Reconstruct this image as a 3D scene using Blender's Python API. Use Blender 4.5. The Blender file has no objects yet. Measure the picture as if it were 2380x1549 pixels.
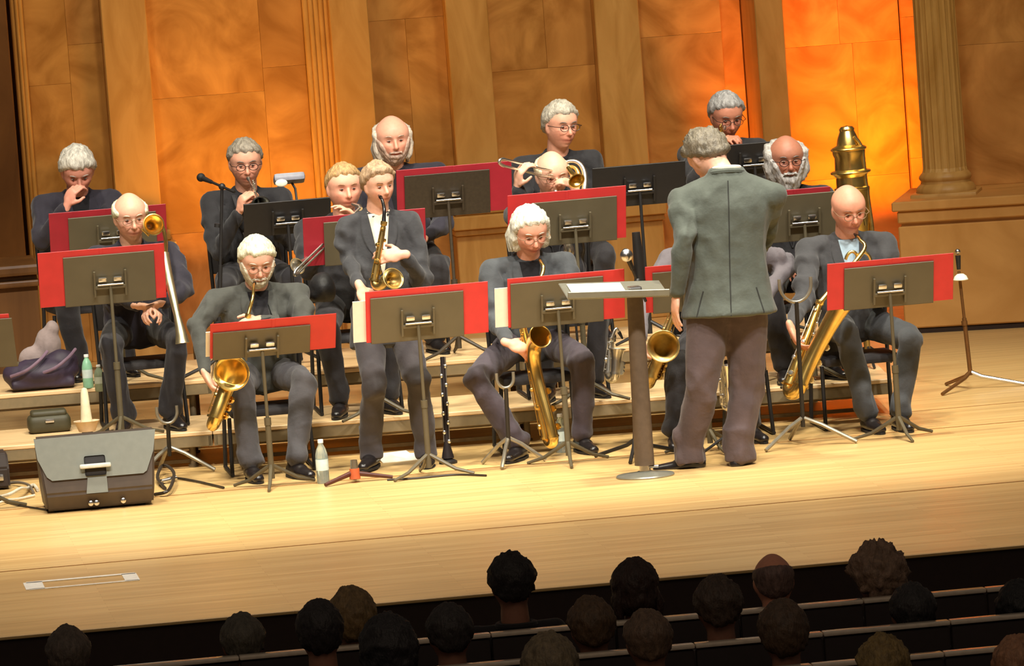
import bpy, bmesh, math, random
from mathutils import Vector, Matrix, noise
from mathutils.bvhtree import BVHTree
import numpy as np
random.seed(7)
SC = bpy.context.scene
COL = SC.collection
V = Vector
rad = math.radians

# ------------------------------------------------------------------ camera
CAM_YAW, CAM_PITCH, CAM_ROLL = rad(7.2), rad(5.2), rad(4.2)
CAM_D, CAM_H, FPX = 32.0, 3.7, 14400.0
CAM_LOC = V((-CAM_D * math.sin(CAM_YAW), -CAM_D * math.cos(CAM_YAW), CAM_H))
_f = V((math.sin(CAM_YAW) * math.cos(CAM_PITCH), math.cos(CAM_YAW) * math.cos(CAM_PITCH), -math.sin(CAM_PITCH)))
_r0 = V((math.cos(CAM_YAW), -math.sin(CAM_YAW), 0))
_u0 = _r0.cross(_f)
_U = math.cos(CAM_ROLL) * _u0 + math.sin(CAM_ROLL) * _r0
_R = math.cos(CAM_ROLL) * _r0 - math.sin(CAM_ROLL) * _u0
cam = bpy.data.cameras.new('camera')
cam.sensor_width = 36.0
cam.lens = FPX / 2380.0 * 36.0
cam.clip_end = 200
camo = bpy.data.objects.new('camera', cam)
COL.objects.link(camo)
m = Matrix((_R, _U, -_f)).transposed().to_4x4()
m.translation = CAM_LOC
camo.matrix_world = m
SC.camera = camo

def ray(px, py):
    return (_f + _R * ((px - 1190.0) / FPX) - _U * ((py - 774.5) / FPX))
def at(px, py, Y):
    """the point of the place seen at a photo pixel on the upright plane at depth Y"""
    d = ray(px, py)
    return CAM_LOC + d * ((Y - CAM_LOC.y) / d.y)
def onz(px, py, z=0.0):
    """the point seen at a photo pixel on the level z"""
    d = ray(px, py)
    return CAM_LOC + d * ((z - CAM_LOC.z) / d.z)

# ------------------------------------------------------------------ world, exposure, lights
w = bpy.data.worlds.new('hall_dark')
SC.world = w
w.use_nodes = True
w.node_tree.nodes['Background'].inputs[0].default_value = (1.0, 0.80, 0.62, 1)
w.node_tree.nodes['Background'].inputs[1].default_value = 0.07
SC.view_settings.view_transform = 'Standard'
SC.view_settings.look = 'None'
SC.view_settings.exposure = 0.0
SC.view_settings.gamma = 1.0
SC.view_settings.use_curve_mapping = False

def aim(o, tgt):
    o.rotation_euler = (V(tgt) - o.location).to_track_quat('-Z', 'Y').to_euler()
def spot(loc, tgt, power, color=(1, .94, .85), size=.25, angle=40, blend=.5):
    l = bpy.data.lights.new('stage_spot', 'SPOT')
    l.energy = power; l.color = color; l.shadow_soft_size = size
    l.spot_size = rad(angle); l.spot_blend = blend
    o = bpy.data.objects.new('stage_spot', l); COL.objects.link(o)
    o.location = loc; aim(o, tgt)
    return o
# rows of warm theatre spots hung high over the front of the stage
for i, x in enumerate((-4.5, -1.5, 1.5, 4.5)):
    spot((x, -6.0, 9.0), (x * .55, 1.6, .7), 2500, size=.3, angle=38, blend=.6)
for i, x in enumerate((-3, 0, 3)):
    spot((x, .3, 9.0), (x * .8, 1.4, 0), 1750, color=(1, .93, .74), size=.25, angle=50, blend=.7)
# lights over the front lip of the stage
for x in (-3.2, -0.6, 2.2):
    spot((x, -2.0, 8.6), (x, -2.0, 0), 1250, color=(1, .88, .80), size=.3, angle=48, blend=.8)
# washes on the golden shell at the back
for x in (-3.5, 0.5, 4.0):
    spot((x, 2.5, 9.5), (x, 9.2, 2.6), 1100, color=(1, .80, .50), size=.6, angle=55, blend=.9)

for (p, t, e) in (((1.0, -3.0, 8.5), (3.6, 6.2, 1.0), 750),):  # extra spot, added only to brighten the right plinth and column
    spot(p, t, e, color=(1, .86, .62), size=.5, angle=34, blend=.9)
# unseen fill light, added to lift the dark audience
hl = bpy.data.lights.new('audience_fill', 'AREA'); hl.size = 5; hl.energy = 75; hl.color = (1, .78, .58)
ho = bpy.data.objects.new('audience_fill', hl); COL.objects.link(ho); ho.location = (-2, -13.5, 7.5); aim(ho, (-1, -7.0, -.3))

# ------------------------------------------------------------------ helpers
def tag(o, label=None, cat=None, group=None, kind=None):
    if label: o['label'] = label
    if cat: o['category'] = cat
    if group: o['group'] = group
    if kind: o['kind'] = kind
    return o
def empty(name, loc=(0, 0, 0), label=None, cat=None, group=None, parent=None):
    o = bpy.data.objects.new(name, None)
    COL.objects.link(o)
    o.empty_display_size = .1
    o.location = loc
    if parent: o.parent = parent
    tag(o, label, cat, group)
    return o
def put(name, bm, mat, parent=None, label=None, smooth=True, ang=40):
    """bmesh or mesh -> one linked object; geometry is in world space, moved into the parent's frame"""
    if isinstance(bm, bmesh.types.BMesh):
        me = bpy.data.meshes.new(name)
        bm.normal_update(); bm.to_mesh(me); bm.free()
    else:
        me = bm; me.name = name
    if smooth:
        me.polygons.foreach_set('use_smooth', [True] * len(me.polygons))
        try: me.set_sharp_from_angle(angle=rad(ang))
        except Exception: pass
    for mm in (mat if isinstance(mat, (list, tuple)) else [mat]):
        me.materials.append(mm)
    o = bpy.data.objects.new(name, me)
    COL.objects.link(o)
    if parent is not None:
        o.parent = parent
        off = V((0, 0, 0)); p = parent
        while p is not None:
            off += p.location; p = p.parent
        me.transform(Matrix.Translation(-off))
    else:
        vs = [v.co for v in me.vertices]
        if vs:
            n = len(vs)
            c = V((sum(v.x for v in vs) / n, sum(v.y for v in vs) / n, min(v.z for v in vs)))
            me.transform(Matrix.Translation(-c)); o.location = c
    if label: o['label'] = label
    return o
BM = bmesh.new

def box(bm, c, s, rot=None, bev=0.0, seg=2):
    r = bmesh.ops.create_cube(bm, size=1.0)
    vs = r['verts']
    M = Matrix.Diagonal((s[0], s[1], s[2], 1))
    bmesh.ops.transform(bm, matrix=M, verts=vs)
    if bev > 0:
        es = list({e for v in vs for e in v.link_edges})
        rb = bmesh.ops.bevel(bm, geom=es, offset=bev, segments=seg, affect='EDGES', profile=.6)
        vs = list({v for f in rb['faces'] for v in f.verts} | {v for v in vs if v.is_valid})
    M = Matrix.Translation(V(c)) @ (rot.to_4x4() if rot is not None else Matrix.Identity(4))
    bmesh.ops.transform(bm, matrix=M, verts=vs)
    return vs
def frame_of(z, hint=None):
    z = V(z).normalized()
    if hint is None: hint = V((0, 0, 1)) if abs(z.z) < .95 else V((0, 1, 0))
    x = V(hint).cross(z)
    if x.length < 1e-5: x = V((1, 0, 0)).cross(z)
    x.normalize(); y = z.cross(x)
    return Matrix((x, y, z)).transposed()
def tube(bm, pts, rs, seg=12, cap=True, flat=None):
    """sweep a ring along points; rs a radius or a list; flat=(direction, factor) squashes rings"""
    pts = [V(p) for p in pts]
    if not isinstance(rs, (list, tuple)): rs = [rs] * len(pts)
    prev = None; rings = []
    up = None
    for i, p in enumerate(pts):
        if i == 0: t = pts[1] - p
        elif i == len(pts) - 1: t = p - pts[i - 1]
        else: t = (pts[i + 1] - p).normalized() + (p - pts[i - 1]).normalized()
        if t.length < 1e-9: t = V((0, 0, 1))
        t.normalize()
        if up is None:
            up = t.orthogonal().normalized()
        else:
            up = up - t * up.dot(t)
            if up.length < 1e-6: up = t.orthogonal()
            up.normalize()
        b = t.cross(up)
        ring = []
        for k in range(seg):
            a = 2 * math.pi * k / seg
            o = up * math.cos(a) * rs[i] + b * math.sin(a) * rs[i]
            if flat:
                fd = flat[0]; o = o - fd * (o.dot(fd)) * (1 - flat[1])
            ring.append(bm.verts.new(p + o))
        rings.append(ring)
    for i in range(len(rings) - 1):
        a, b = rings[i], rings[i + 1]
        for k in range(seg):
            bm.faces.new((a[k], a[(k + 1) % seg], b[(k + 1) % seg], b[k]))
    if cap:
        bm.faces.new(list(reversed(rings[0]))); bm.faces.new(rings[-1])
    return rings
def rod(bm, a, b, r, r2=None, seg=10):
    tube(bm, [a, b], [r, r if r2 is None else r2], seg)
def capsule(bm, a, b, ra, rb=None, seg=14, flat=None):
    a = V(a); b = V(b); rb = ra if rb is None else rb
    d = (b - a)
    if d.length < 1e-6: d = V((0, 0, 1e-4)); b = a + d
    n = d.normalized()
    pts, rs = [], []
    for k in range(5):
        t = math.pi / 2 * (k + .25) / 5
        pts.append(a - n * ra * math.cos(t)); rs.append(ra * math.sin(t))
    pts.append(a); rs.append(ra)
    pts.append(b); rs.append(rb)
    for k in range(4, -1, -1):
        t = math.pi / 2 * (k + .25) / 5
        pts.append(b + n * rb * math.cos(t)); rs.append(rb * math.sin(t))
    tube(bm, pts, rs, seg, flat=flat)
def ellipsoid(bm, c, r, rot=None, u=20, v=12):
    rr = bmesh.ops.create_uvsphere(bm, u_segments=u, v_segments=v, radius=1.0)
    M = Matrix.Translation(V(c)) @ (rot.to_4x4() if rot is not None else Matrix.Identity(4)) @ Matrix.Diagonal((r[0], r[1], r[2], 1))
    bmesh.ops.transform(bm, matrix=M, verts=rr['verts'])
    return rr['verts']
def lathe(bm, prof, M=None, seg=28):
    """prof = [(r, z)] turned about local z, M places it"""
    rings = []
    for r, z in prof:
        ring = []
        for k in range(seg):
            a = 2 * math.pi * k / seg
            p = V((max(r, 1e-4) * math.cos(a), max(r, 1e-4) * math.sin(a), z))
            ring.append(bm.verts.new(M @ p if M is not None else p))
        rings.append(ring)
    for i in range(len(rings) - 1):
        a, b = rings[i], rings[i + 1]
        for k in range(seg):
            bm.faces.new((a[k], a[(k + 1) % seg], b[(k + 1) % seg], b[k]))
    return rings
def loft(bm, secs, seg=28):
    """secs = [(centre, side vector, front vector)] closed smooth body"""
    rings = []
    for c, a, b in secs:
        rings.append([bm.verts.new(c + a * math.cos(2 * math.pi * k / seg) + b * math.sin(2 * math.pi * k / seg)) for k in range(seg)])
    for i in range(len(rings) - 1):
        p, q = rings[i], rings[i + 1]
        for k in range(seg): bm.faces.new((p[k], p[(k + 1) % seg], q[(k + 1) % seg], q[k]))
    bm.faces.new(list(reversed(rings[0]))); bm.faces.new(rings[-1])
def MT(loc, rot3=None):
    return Matrix.Translation(V(loc)) @ (rot3.to_4x4() if rot3 is not None else Matrix.Identity(4))
def remesh(bm, voxel=.01, smooth=3, fac=.5):
    """melt overlapping closed shapes into one continuous surface"""
    me = bpy.data.meshes.new('tmp'); bm.normal_update(); bm.to_mesh(me); bm.free()
    o = bpy.data.objects.new('tmp', me); COL.objects.link(o)
    r = o.modifiers.new('r', 'REMESH'); r.mode = 'VOXEL'; r.voxel_size = voxel
    if smooth:
        s = o.modifiers.new('s', 'SMOOTH'); s.iterations = smooth; s.factor = fac
    dg = bpy.context.evaluated_depsgraph_get(); dg.update()
    out = bpy.data.meshes.new_from_object(o.evaluated_get(dg))
    bpy.data.objects.remove(o); bpy.data.meshes.remove(me)
    return out
def bez(p0, p1, p2, p3, n=10):
    out = []
    for i in range(n + 1):
        t = i / n; u = 1 - t
        out.append(V(p0) * u**3 + V(p1) * 3 * u * u * t + V(p2) * 3 * u * t * t + V(p3) * t**3)
    return out
def catmull(P, n=6):
    P = [V(p) for p in P]
    Q = [P[0]] + P + [P[-1]]
    out = []
    for i in range(1, len(Q) - 2):
        for k in range(n):
            t = k / n
            a, b, c, d = Q[i - 1], Q[i], Q[i + 1], Q[i + 2]
            out.append(.5 * ((2 * b) + (c - a) * t + (2 * a - 5 * b + 4 * c - d) * t * t + (3 * b - a - 3 * c + d) * t**3))
    out.append(P[-1])
    return out

# ------------------------------------------------------------------ materials
_mats = {}
def lin(c):
    return tuple(((x / 255.0) / 12.92 if x / 255.0 <= .04045 else ((x / 255.0 + .055) / 1.055) ** 2.4) for x in c[:3]) + (1,)
def mat(name, rgb, rough=.6, metal=0.0, var=.12, scale=30.0, bump=0.0, bscale=None, spec=.5, attr=None, sheen=0.0, trans=0.0, stretch=(1, 1, 1), coat=0.0, emit=None):
    if name in _mats: return _mats[name]
    m = bpy.data.materials.new(name); m.use_nodes = True
    nt = m.node_tree; N = nt.nodes; L = nt.links
    b = N['Principled BSDF']
    b.inputs['Roughness'].default_value = rough
    b.inputs['Metallic'].default_value = metal
    b.inputs['Specular IOR Level'].default_value = spec
    if coat: b.inputs['Coat Weight'].default_value = coat; b.inputs['Coat Roughness'].default_value = .12
    if sheen: b.inputs['Sheen Weight'].default_value = sheen
    if trans: b.inputs['Transmission Weight'].default_value = trans; b.inputs['IOR'].default_value = 1.33
    if emit: b.inputs['Emission Color'].default_value = emit[0]; b.inputs['Emission Strength'].default_value = emit[1]
    tc = N.new('ShaderNodeTexCoord'); mp = N.new('ShaderNodeMapping'); mp.inputs['Scale'].default_value = stretch
    L.new(tc.outputs['Object'], mp.inputs['Vector'])
    nz = N.new('ShaderNodeTexNoise'); nz.inputs['Scale'].default_value = scale; nz.inputs['Detail'].default_value = 5
    L.new(mp.outputs['Vector'], nz.inputs['Vector'])
    cr = N.new('ShaderNodeValToRGB')
    c = lin(rgb)
    cr.color_ramp.elements[0].color = tuple(x * (1 - var) for x in c[:3]) + (1,)
    cr.color_ramp.elements[1].color = tuple(min(1, x * (1 + var)) for x in c[:3]) + (1,)
    cr.color_ramp.elements[0].position = .3; cr.color_ramp.elements[1].position = .7
    L.new(nz.outputs['Fac'], cr.inputs['Fac'])
    out = cr.outputs['Color']
    if attr:
        at_ = N.new('ShaderNodeAttribute'); at_.attribute_name = attr
        mx = N.new('ShaderNodeMix'); mx.data_type = 'RGBA'; mx.blend_type = 'MULTIPLY'; mx.inputs['Factor'].default_value = 1
        L.new(out, mx.inputs['A']); L.new(at_.outputs['Color'], mx.inputs['B']); out = mx.outputs['Result']
    L.new(out, b.inputs['Base Color'])
    if bump:
        n2 = N.new('ShaderNodeTexNoise'); n2.inputs['Scale'].default_value = bscale or scale; n2.inputs['Detail'].default_value = 4
        L.new(mp.outputs['Vector'], n2.inputs['Vector'])
        bp = N.new('ShaderNodeBump'); bp.inputs['Strength'].default_value = bump; bp.inputs['Distance'].default_value = .02
        L.new(n2.outputs['Fac'], bp.inputs['Height']); L.new(bp.outputs['Normal'], b.inputs['Normal'])
    _mats[name] = m
    return m
def set_attr(me, name, cols):
    a = me.color_attributes.new(name, 'FLOAT_COLOR', 'POINT')
    a.data.foreach_set('color', np.asarray(cols, dtype=np.float32).ravel())

BRASS = mat('polished_brass', (248, 208, 122), .27, 1.0, var=.15, scale=18)
BRASS_OLD = mat('aged_brass', (196, 168, 104), .36, 1.0, var=.25, scale=24)
SILVER = mat('silver_plate', (240, 238, 228), .28, 1.0, var=.08, scale=18)
CHROME = mat('bright_steel', (205, 205, 205), .25, 1.0, var=.05)
BLACKM = mat('black_paint', (34, 32, 31), .45, 0, var=.1)
STANDM = mat('stand_olive_black', (92, 84, 64), .42, 0, var=.08, scale=8)
RED = mat('red_folder_card', (204, 50, 50), .5, 0, var=.07, scale=12)
REDB = mat('deep_red_folder_card', (164, 34, 48), .5, 0, var=.07, scale=12)
PAPER = mat('white_sheet_music', (238, 232, 214), .7, 0, var=.03)
RUBBER = mat('black_rubber', (22, 21, 21), .7, 0, var=.1)
SHOEM = mat('black_shoe_leather', (30, 26, 26), .28, 0, var=.2, spec=.6)
CHAIRM = mat('black_chair_fabric', (40, 37, 38), .75, 0, var=.15, bump=.1, bscale=200)
# ================================================================== the setting
def wood(name, lo, hi, seamless_scale=2.2, rough=.42, attr=None, stretch=(1, 1, 1), detail=6, dist=1.6, spec=.4, bump=.0):
    m = bpy.data.materials.new(name); m.use_nodes = True
    nt = m.node_tree; N = nt.nodes; L = nt.links
    b = N['Principled BSDF']; b.inputs['Roughness'].default_value = rough; b.inputs['Specular IOR Level'].default_value = spec
    tc = N.new('ShaderNodeTexCoord'); mp = N.new('ShaderNodeMapping'); mp.inputs['Scale'].default_value = stretch
    L.new(tc.outputs['Object'], mp.inputs['Vector'])
    vec = mp.outputs['Vector']
    if attr:
        a2 = N.new('ShaderNodeAttribute'); a2.attribute_name = 'shift'
        ad = N.new('ShaderNodeVectorMath'); ad.operation = 'ADD'
        L.new(vec, ad.inputs[0]); L.new(a2.outputs['Vector'], ad.inputs[1]); vec = ad.outputs[0]
    nz = N.new('ShaderNodeTexNoise'); nz.inputs['Scale'].default_value = seamless_scale; nz.inputs['Detail'].default_value = detail
    nz.inputs['Distortion'].default_value = dist
    L.new(vec, nz.inputs['Vector'])
    cr = N.new('ShaderNodeValToRGB'); cr.color_ramp.elements[0].position = .32; cr.color_ramp.elements[1].position = .68
    cr.color_ramp.elements[0].color = lin(lo); cr.color_ramp.elements[1].color = lin(hi)
    L.new(nz.outputs['Fac'], cr.inputs['Fac'])
    out = cr.outputs['Color']
    if attr:
        a = N.new('ShaderNodeAttribute'); a.attribute_name = attr
        mx = N.new('ShaderNodeMix'); mx.data_type = 'RGBA'; mx.blend_type = 'MULTIPLY'; mx.inputs['Factor'].default_value = 1
        L.new(out, mx.inputs['A']); L.new(a.outputs['Color'], mx.inputs['B']); out = mx.outputs['Result']
    L.new(out, b.inputs['Base Color'])
    if bump:
        bp = N.new('ShaderNodeBump'); bp.inputs['Strength'].default_value = bump; bp.inputs['Distance'].default_value = .01
        L.new(nz.outputs['Fac'], bp.inputs['Height']); L.new(bp.outputs['Normal'], b.inputs['Normal'])
    return m
PANEL = wood('figured_golden_panel', (168, 116, 54), (210, 156, 88), 2.0, attr='tint', dist=2.2)
PILAS = wood('golden_pilaster_wood', (184, 138, 72), (212, 168, 102), 1.5, attr='tint', stretch=(3, 3, .8))
PLINTH = wood('plinth_wood', (190, 138, 72), (212, 160, 92), 1.6, attr='tint')
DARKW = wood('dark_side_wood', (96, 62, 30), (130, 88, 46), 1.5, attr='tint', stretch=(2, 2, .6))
FLOORM = None

def blocks(name, o, ux, uz, W, H, cols, rows, mt, thick=.05, seed=0, label=None, gap=.001, vary=.10, split=None):
    """a clad panel: blocks W x H in the upright plane at o along ux, each with its own tint and grain"""
    rnd = random.Random(seed)
    bm = BM(); ux = V(ux).normalized(); n = V((ux.y, -ux.x, 0))  # n faces the hall
    tl = bm.verts.layers.float_color.new('tint'); sl = bm.verts.layers.float_vector.new('shift')
    xs = cols; zs = rows
    rot = Matrix((ux, -n, V((0, 0, 1)))).transposed()
    for i in range(len(xs) - 1):
        for j in range(len(zs) - 1):
            cuts = [(xs[i], xs[i + 1])]
            if split and rnd.random() < split:
                mid = xs[i] + (xs[i + 1] - xs[i]) * rnd.choice((.45, .5, .55, .6)); cuts = [(xs[i], mid), (mid, xs[i + 1])]
            for (x0, x1) in cuts:
                z0, z1 = zs[j], zs[j + 1]
                c = V(o) + ux * (x0 + x1) / 2 + V((0, 0, (z0 + z1) / 2)) - n * thick / 2
                vs = box(bm, c, (x1 - x0 - gap, thick, z1 - z0 - gap), rot, bev=.0015, seg=1)
                t = 1 + rnd.uniform(-vary, vary); g = t * (1 + rnd.uniform(-.04, .04))
                sh = V((rnd.uniform(-9, 9), rnd.uniform(-9, 9), rnd.uniform(-9, 9)))
                for v in vs:
                    if v.is_valid: v[tl] = (t, g, t * .98, 1); v[sl] = sh
    ob = put(name, bm, mt, smooth=False, label=label)
    ob['kind'] = 'structure'
    return ob
TOPZ = 4.6
YB = 9.0
def xw(px, Y=YB, py=0): return at(px, py, Y).x
def strip(name, x0, x1, Y, mt, th, label, zs=None, seed=1, z0=0.0, vary=.06):
    zs = zs or [z0, 1.2, 2.2, 3.2, TOPZ]
    return blocks(name, (x0, Y, 0), (1, 0, 0), 0, 0, 0, [0, x1 - x0], zs, mt, th, seed, label, vary=vary)

# backing wall behind all the cladding
bm = BM(); box(bm, (0.4, YB + .25, 2.4), (11.5, .1, 5.2))
o = put('wall_back', bm, mat('backing_brown', (92, 56, 22), .8), smooth=False, label='golden wood concert shell wall behind the band'); o['kind'] = 'structure'

# x positions are read off the photograph's top edge, on the wall's own plane
PX = dict(a=(48, 150), b=(150, 230), p1=(230, 335), c=(335, 600), d=(600, 702), p2=(760, 850), e=(850, 1030),
          p3=(1030, 1128), f=(1128, 1375), p4=(1375, 1478), g=(1478, 1675), h=(1675, 1725), p5=(1725, 1790),
          k=(1815, 2098), l=(2098, 2150), m=(2200, 2420))
nt_ = 1
def trimname():
    global nt_
    s = 'trim_%d' % nt_; nt_ += 1
    return s
panels = {'a': 'narrow golden wall panel beside the left corner', 'b': 'bright strip of panelling left of the first pilaster', 'c': 'wide marbled golden wall panel behind the left trumpeter',
          'd': 'golden panel strip left of the fluted corner', 'e': 'darker wood panel behind the long-haired player', 'f': 'brown wood panel between the two middle pilasters',
          'g': 'brown wood panel left of the orange lit strip', 'h': 'narrow orange lit strip of wall', 'k': 'wide orange lit wall panel left of the round column', 'l': 'orange lit strip beside the round column'}
zrows = [[0, .9, 1.85, 2.66, 3.62, TOPZ], [0, 1.0, 2.1, 2.86, 3.75, TOPZ], [0, .8, 1.7, 2.5, 3.3, TOPZ]]
for i, (k, lab) in enumerate(panels.items()):
    x0, x1 = xw(PX[k][0]), xw(PX[k][1])
    recess = {'h': .12, 'k': .18, 'l': .1}.get(k, 0.06)
    o = blocks('wall_back_panel', (x0, YB + recess, 0), (1, 0, 0), 0, 0, 0, [0, x1 - x0], zrows[i % 3], PANEL, .05, 20 + i, lab, split=.45 if k in 'cefgk' else 0, vary=.09)
    o.name = 'wall_back_%s' % {'a': 'end', 'b': 'strip', 'c': 'marbled', 'd': 'side', 'e': 'dark', 'f': 'middle', 'g': 'right', 'h': 'glow', 'k': 'orange', 'l': 'edge'}[k]
    o['kind'] = 'structure'
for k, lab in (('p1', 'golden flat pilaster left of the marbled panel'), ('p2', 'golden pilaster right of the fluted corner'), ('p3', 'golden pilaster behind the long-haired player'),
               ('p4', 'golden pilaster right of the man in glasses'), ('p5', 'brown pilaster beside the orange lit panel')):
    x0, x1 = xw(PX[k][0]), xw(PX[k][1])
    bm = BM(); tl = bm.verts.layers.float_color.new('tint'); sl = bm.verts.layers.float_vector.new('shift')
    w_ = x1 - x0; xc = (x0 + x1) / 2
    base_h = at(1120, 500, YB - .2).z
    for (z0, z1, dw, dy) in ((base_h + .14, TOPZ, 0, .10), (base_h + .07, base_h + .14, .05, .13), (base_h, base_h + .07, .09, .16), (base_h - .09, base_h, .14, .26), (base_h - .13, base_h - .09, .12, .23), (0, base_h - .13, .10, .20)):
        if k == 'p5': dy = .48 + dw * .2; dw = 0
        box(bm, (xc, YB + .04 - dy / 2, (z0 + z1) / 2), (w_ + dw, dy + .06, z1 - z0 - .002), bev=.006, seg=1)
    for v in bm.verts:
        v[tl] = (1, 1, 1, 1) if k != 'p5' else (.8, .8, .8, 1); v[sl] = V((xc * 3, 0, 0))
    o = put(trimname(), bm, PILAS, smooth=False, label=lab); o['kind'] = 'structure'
# stacked corner mouldings
for (pa, pb, lab, nf) in ((702, 762, 'fluted golden corner moulding right of the marbled panel', 5), (1788, 1818, 'narrow mouldings at the left of the orange lit panel', 3), (22, 50, 'pale moulding at the left end of the shell', 3)):
    bm = BM(); tl = bm.verts.layers.float_color.new('tint'); sl = bm.verts.layers.float_vector.new('shift')
    xa, xb = xw(pa), xw(pb); st = (xb - xa) / nf
    for i in range(nf):
        tube(bm, [V((xa + st * (i + .5), YB + .02 - .012 * (i % 2), 0)), V((xa + st * (i + .5), YB + .02 - .012 * (i % 2), TOPZ))], st * .62 if i % 2 == 0 else st * .5, 10)
    for v in bm.verts: v[tl] = (1.05, 1.05, 1, 1)
    o = put(trimname(), bm, PILAS, label=lab); o['kind'] = 'structure'

# left wall of the shell with its own plinth
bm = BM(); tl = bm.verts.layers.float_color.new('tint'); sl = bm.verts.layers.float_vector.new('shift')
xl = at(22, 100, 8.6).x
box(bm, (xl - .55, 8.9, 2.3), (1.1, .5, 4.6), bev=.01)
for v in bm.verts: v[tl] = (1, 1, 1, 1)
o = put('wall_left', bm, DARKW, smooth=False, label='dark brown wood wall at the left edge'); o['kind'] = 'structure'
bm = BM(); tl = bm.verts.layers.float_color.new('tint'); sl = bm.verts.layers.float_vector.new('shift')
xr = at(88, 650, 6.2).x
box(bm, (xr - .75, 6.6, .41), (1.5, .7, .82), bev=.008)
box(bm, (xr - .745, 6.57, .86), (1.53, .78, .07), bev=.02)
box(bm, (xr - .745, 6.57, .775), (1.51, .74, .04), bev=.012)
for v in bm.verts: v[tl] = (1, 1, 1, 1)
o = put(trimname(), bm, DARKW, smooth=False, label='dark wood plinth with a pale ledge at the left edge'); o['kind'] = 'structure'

# right plinth block, angled towards the hall, with the round column on it
A = onz(2104, 778, 0.0)
dirp = V((math.cos(rad(-17)), math.sin(rad(-17)), 0)); nrm = V((dirp.y, -dirp.x, 0))
PLX = math.degrees(math.atan2(dirp.y, dirp.x))
rotp = Matrix((dirp, -nrm, V((0, 0, 1)))).transposed()
def pz(px, py):
    """height seen at a pixel on the plinth's face"""
    d = ray(px, py); t = (A - CAM_LOC).dot(nrm) / d.dot(nrm)
    return (CAM_LOC + d * t)
zt = pz(2150, 466).z
bm = BM(); tl = bm.verts.layers.float_color.new('tint'); sl = bm.verts.layers.float_vector.new('shift')
zg = pz(2150, 520).z
for (z0, z1, dd, dx) in ((.035, zg - .012, 0, 0), (zg + .008, zt - .06, .004, 0), (zt - .06, zt, .03, .03)):
    c = A + dirp * 1.1 - nrm * (.55) + V((0, 0, (z0 + z1) / 2))
    vs = box(bm, c, (2.2 + dx * 2, 1.1 + dd * 2, z1 - z0), rotp, bev=.008, seg=1)
c = A + dirp * 1.1 - nrm * .56 + V((0, 0, zt / 2)); box(bm, c, (2.16, 1.06, zt - .05), rotp)
# big stone-like veneer slabs: joints every so often
for v in bm.verts: v[tl] = (1, 1, 1, 1)
o = put('wall_right_plinth', bm, PLINTH, smooth=False, label='tall golden wood plinth under the round column on the right'); o['kind'] = 'structure'
o.name = 'wall_right'
bm = BM(); c = A + dirp * 1.12 - nrm * .52 + V((0, 0, .02)); box(bm, c, (2.1, 1.0, .04), rotp)
o = put('baseboard_right', bm, mat('dark_gap', (40, 22, 10), .8), smooth=False, label='dark recessed base line under the right plinth'); o['kind'] = 'structure'

# the column
cpx = at(2196, 440, (A - nrm * .42).y)
cc = A + dirp * .0 - nrm * .42
# x so that the shaft shows where the photograph has it
def colx(px, py, off):
    d = ray(px, py); P0 = A - nrm * off
    t = (P0 - CAM_LOC).dot(nrm) / d.dot(nrm); return CAM_LOC + d * t
cc = colx(2199, 440, .42); cc.z = zt
scale_c = 14400 / (cc - CAM_LOC).length
rb = 51 / scale_c
bm = BM(); tl = bm.verts.layers.float_color.new('tint'); sl = bm.verts.layers.float_vector.new('shift')
seg = 160; nfl = 20
rings = []
for (z, k) in ((.14, 1.04), (.17, 1.0), (.6, .985), (1.2, .96), (2.0, .92), (3.2, .86)):
    ring = []
    for i in range(seg):
        a = 2 * math.pi * i / seg
        fl = abs(math.sin(a * nfl / 2)); r = rb * k * (1 - .055 * min(1, fl * 1.4) * (0 if z < .16 else 1))
        ring.append(bm.verts.new(cc + V((r * math.cos(a), r * math.sin(a), z))))
    rings.append(ring)
for i in range(len(rings) - 1):
    for k in range(seg): bm.faces.new((rings[i][k], rings[i][(k + 1) % seg], rings[i + 1][(k + 1) % seg], rings[i + 1][k]))
for v in bm.verts: v[tl] = (.92, .95, .92, 1); v[sl] = V((5, 3, 1))
o = put('trim_20', bm, PILAS, smooth=False, label='tall round fluted wooden column on the right plinth'); o['kind'] = 'structure'
bm = BM(); tl = bm.verts.layers.float_color.new('tint'); sl = bm.verts.layers.float_vector.new('shift')
lathe(bm, [(0, .0), (rb * 1.3, 0), (rb * 1.36, .02), (rb * 1.36, .04), (rb * 1.28, .06), (rb * 1.14, .075), (rb * 1.12, .09), (rb * 1.2, .105), (rb * 1.2, .12), (rb * 1.08, .14), (rb * 1.0, .15)], MT(cc), 64)
box(bm, cc + V((0, 0, -.005)), (rb * 3.0, rb * 3.0, .05), rotp, bev=.01)
for v in bm.verts: v[tl] = (.95, .95, .92, 1)
o = put('trim_21', bm, PILAS, label='moulded base of the round column'); o['kind'] = 'structure'
# wall behind the column, right side of the shell
P0 = colx(2222, 300, 1.0)
o = blocks('wall_right_upper', (P0.x, P0.y, 0), tuple(dirp), 0, 0, 0, [0, .55, 1.5, 2.6], [zt, zt + .9, zt + 1.8, 4.4], PANEL, .08, 77, 'brown wood panelling behind the round column', vary=.05)
o.name = 'wall_right_upper'; o['kind'] = 'structure'

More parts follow.
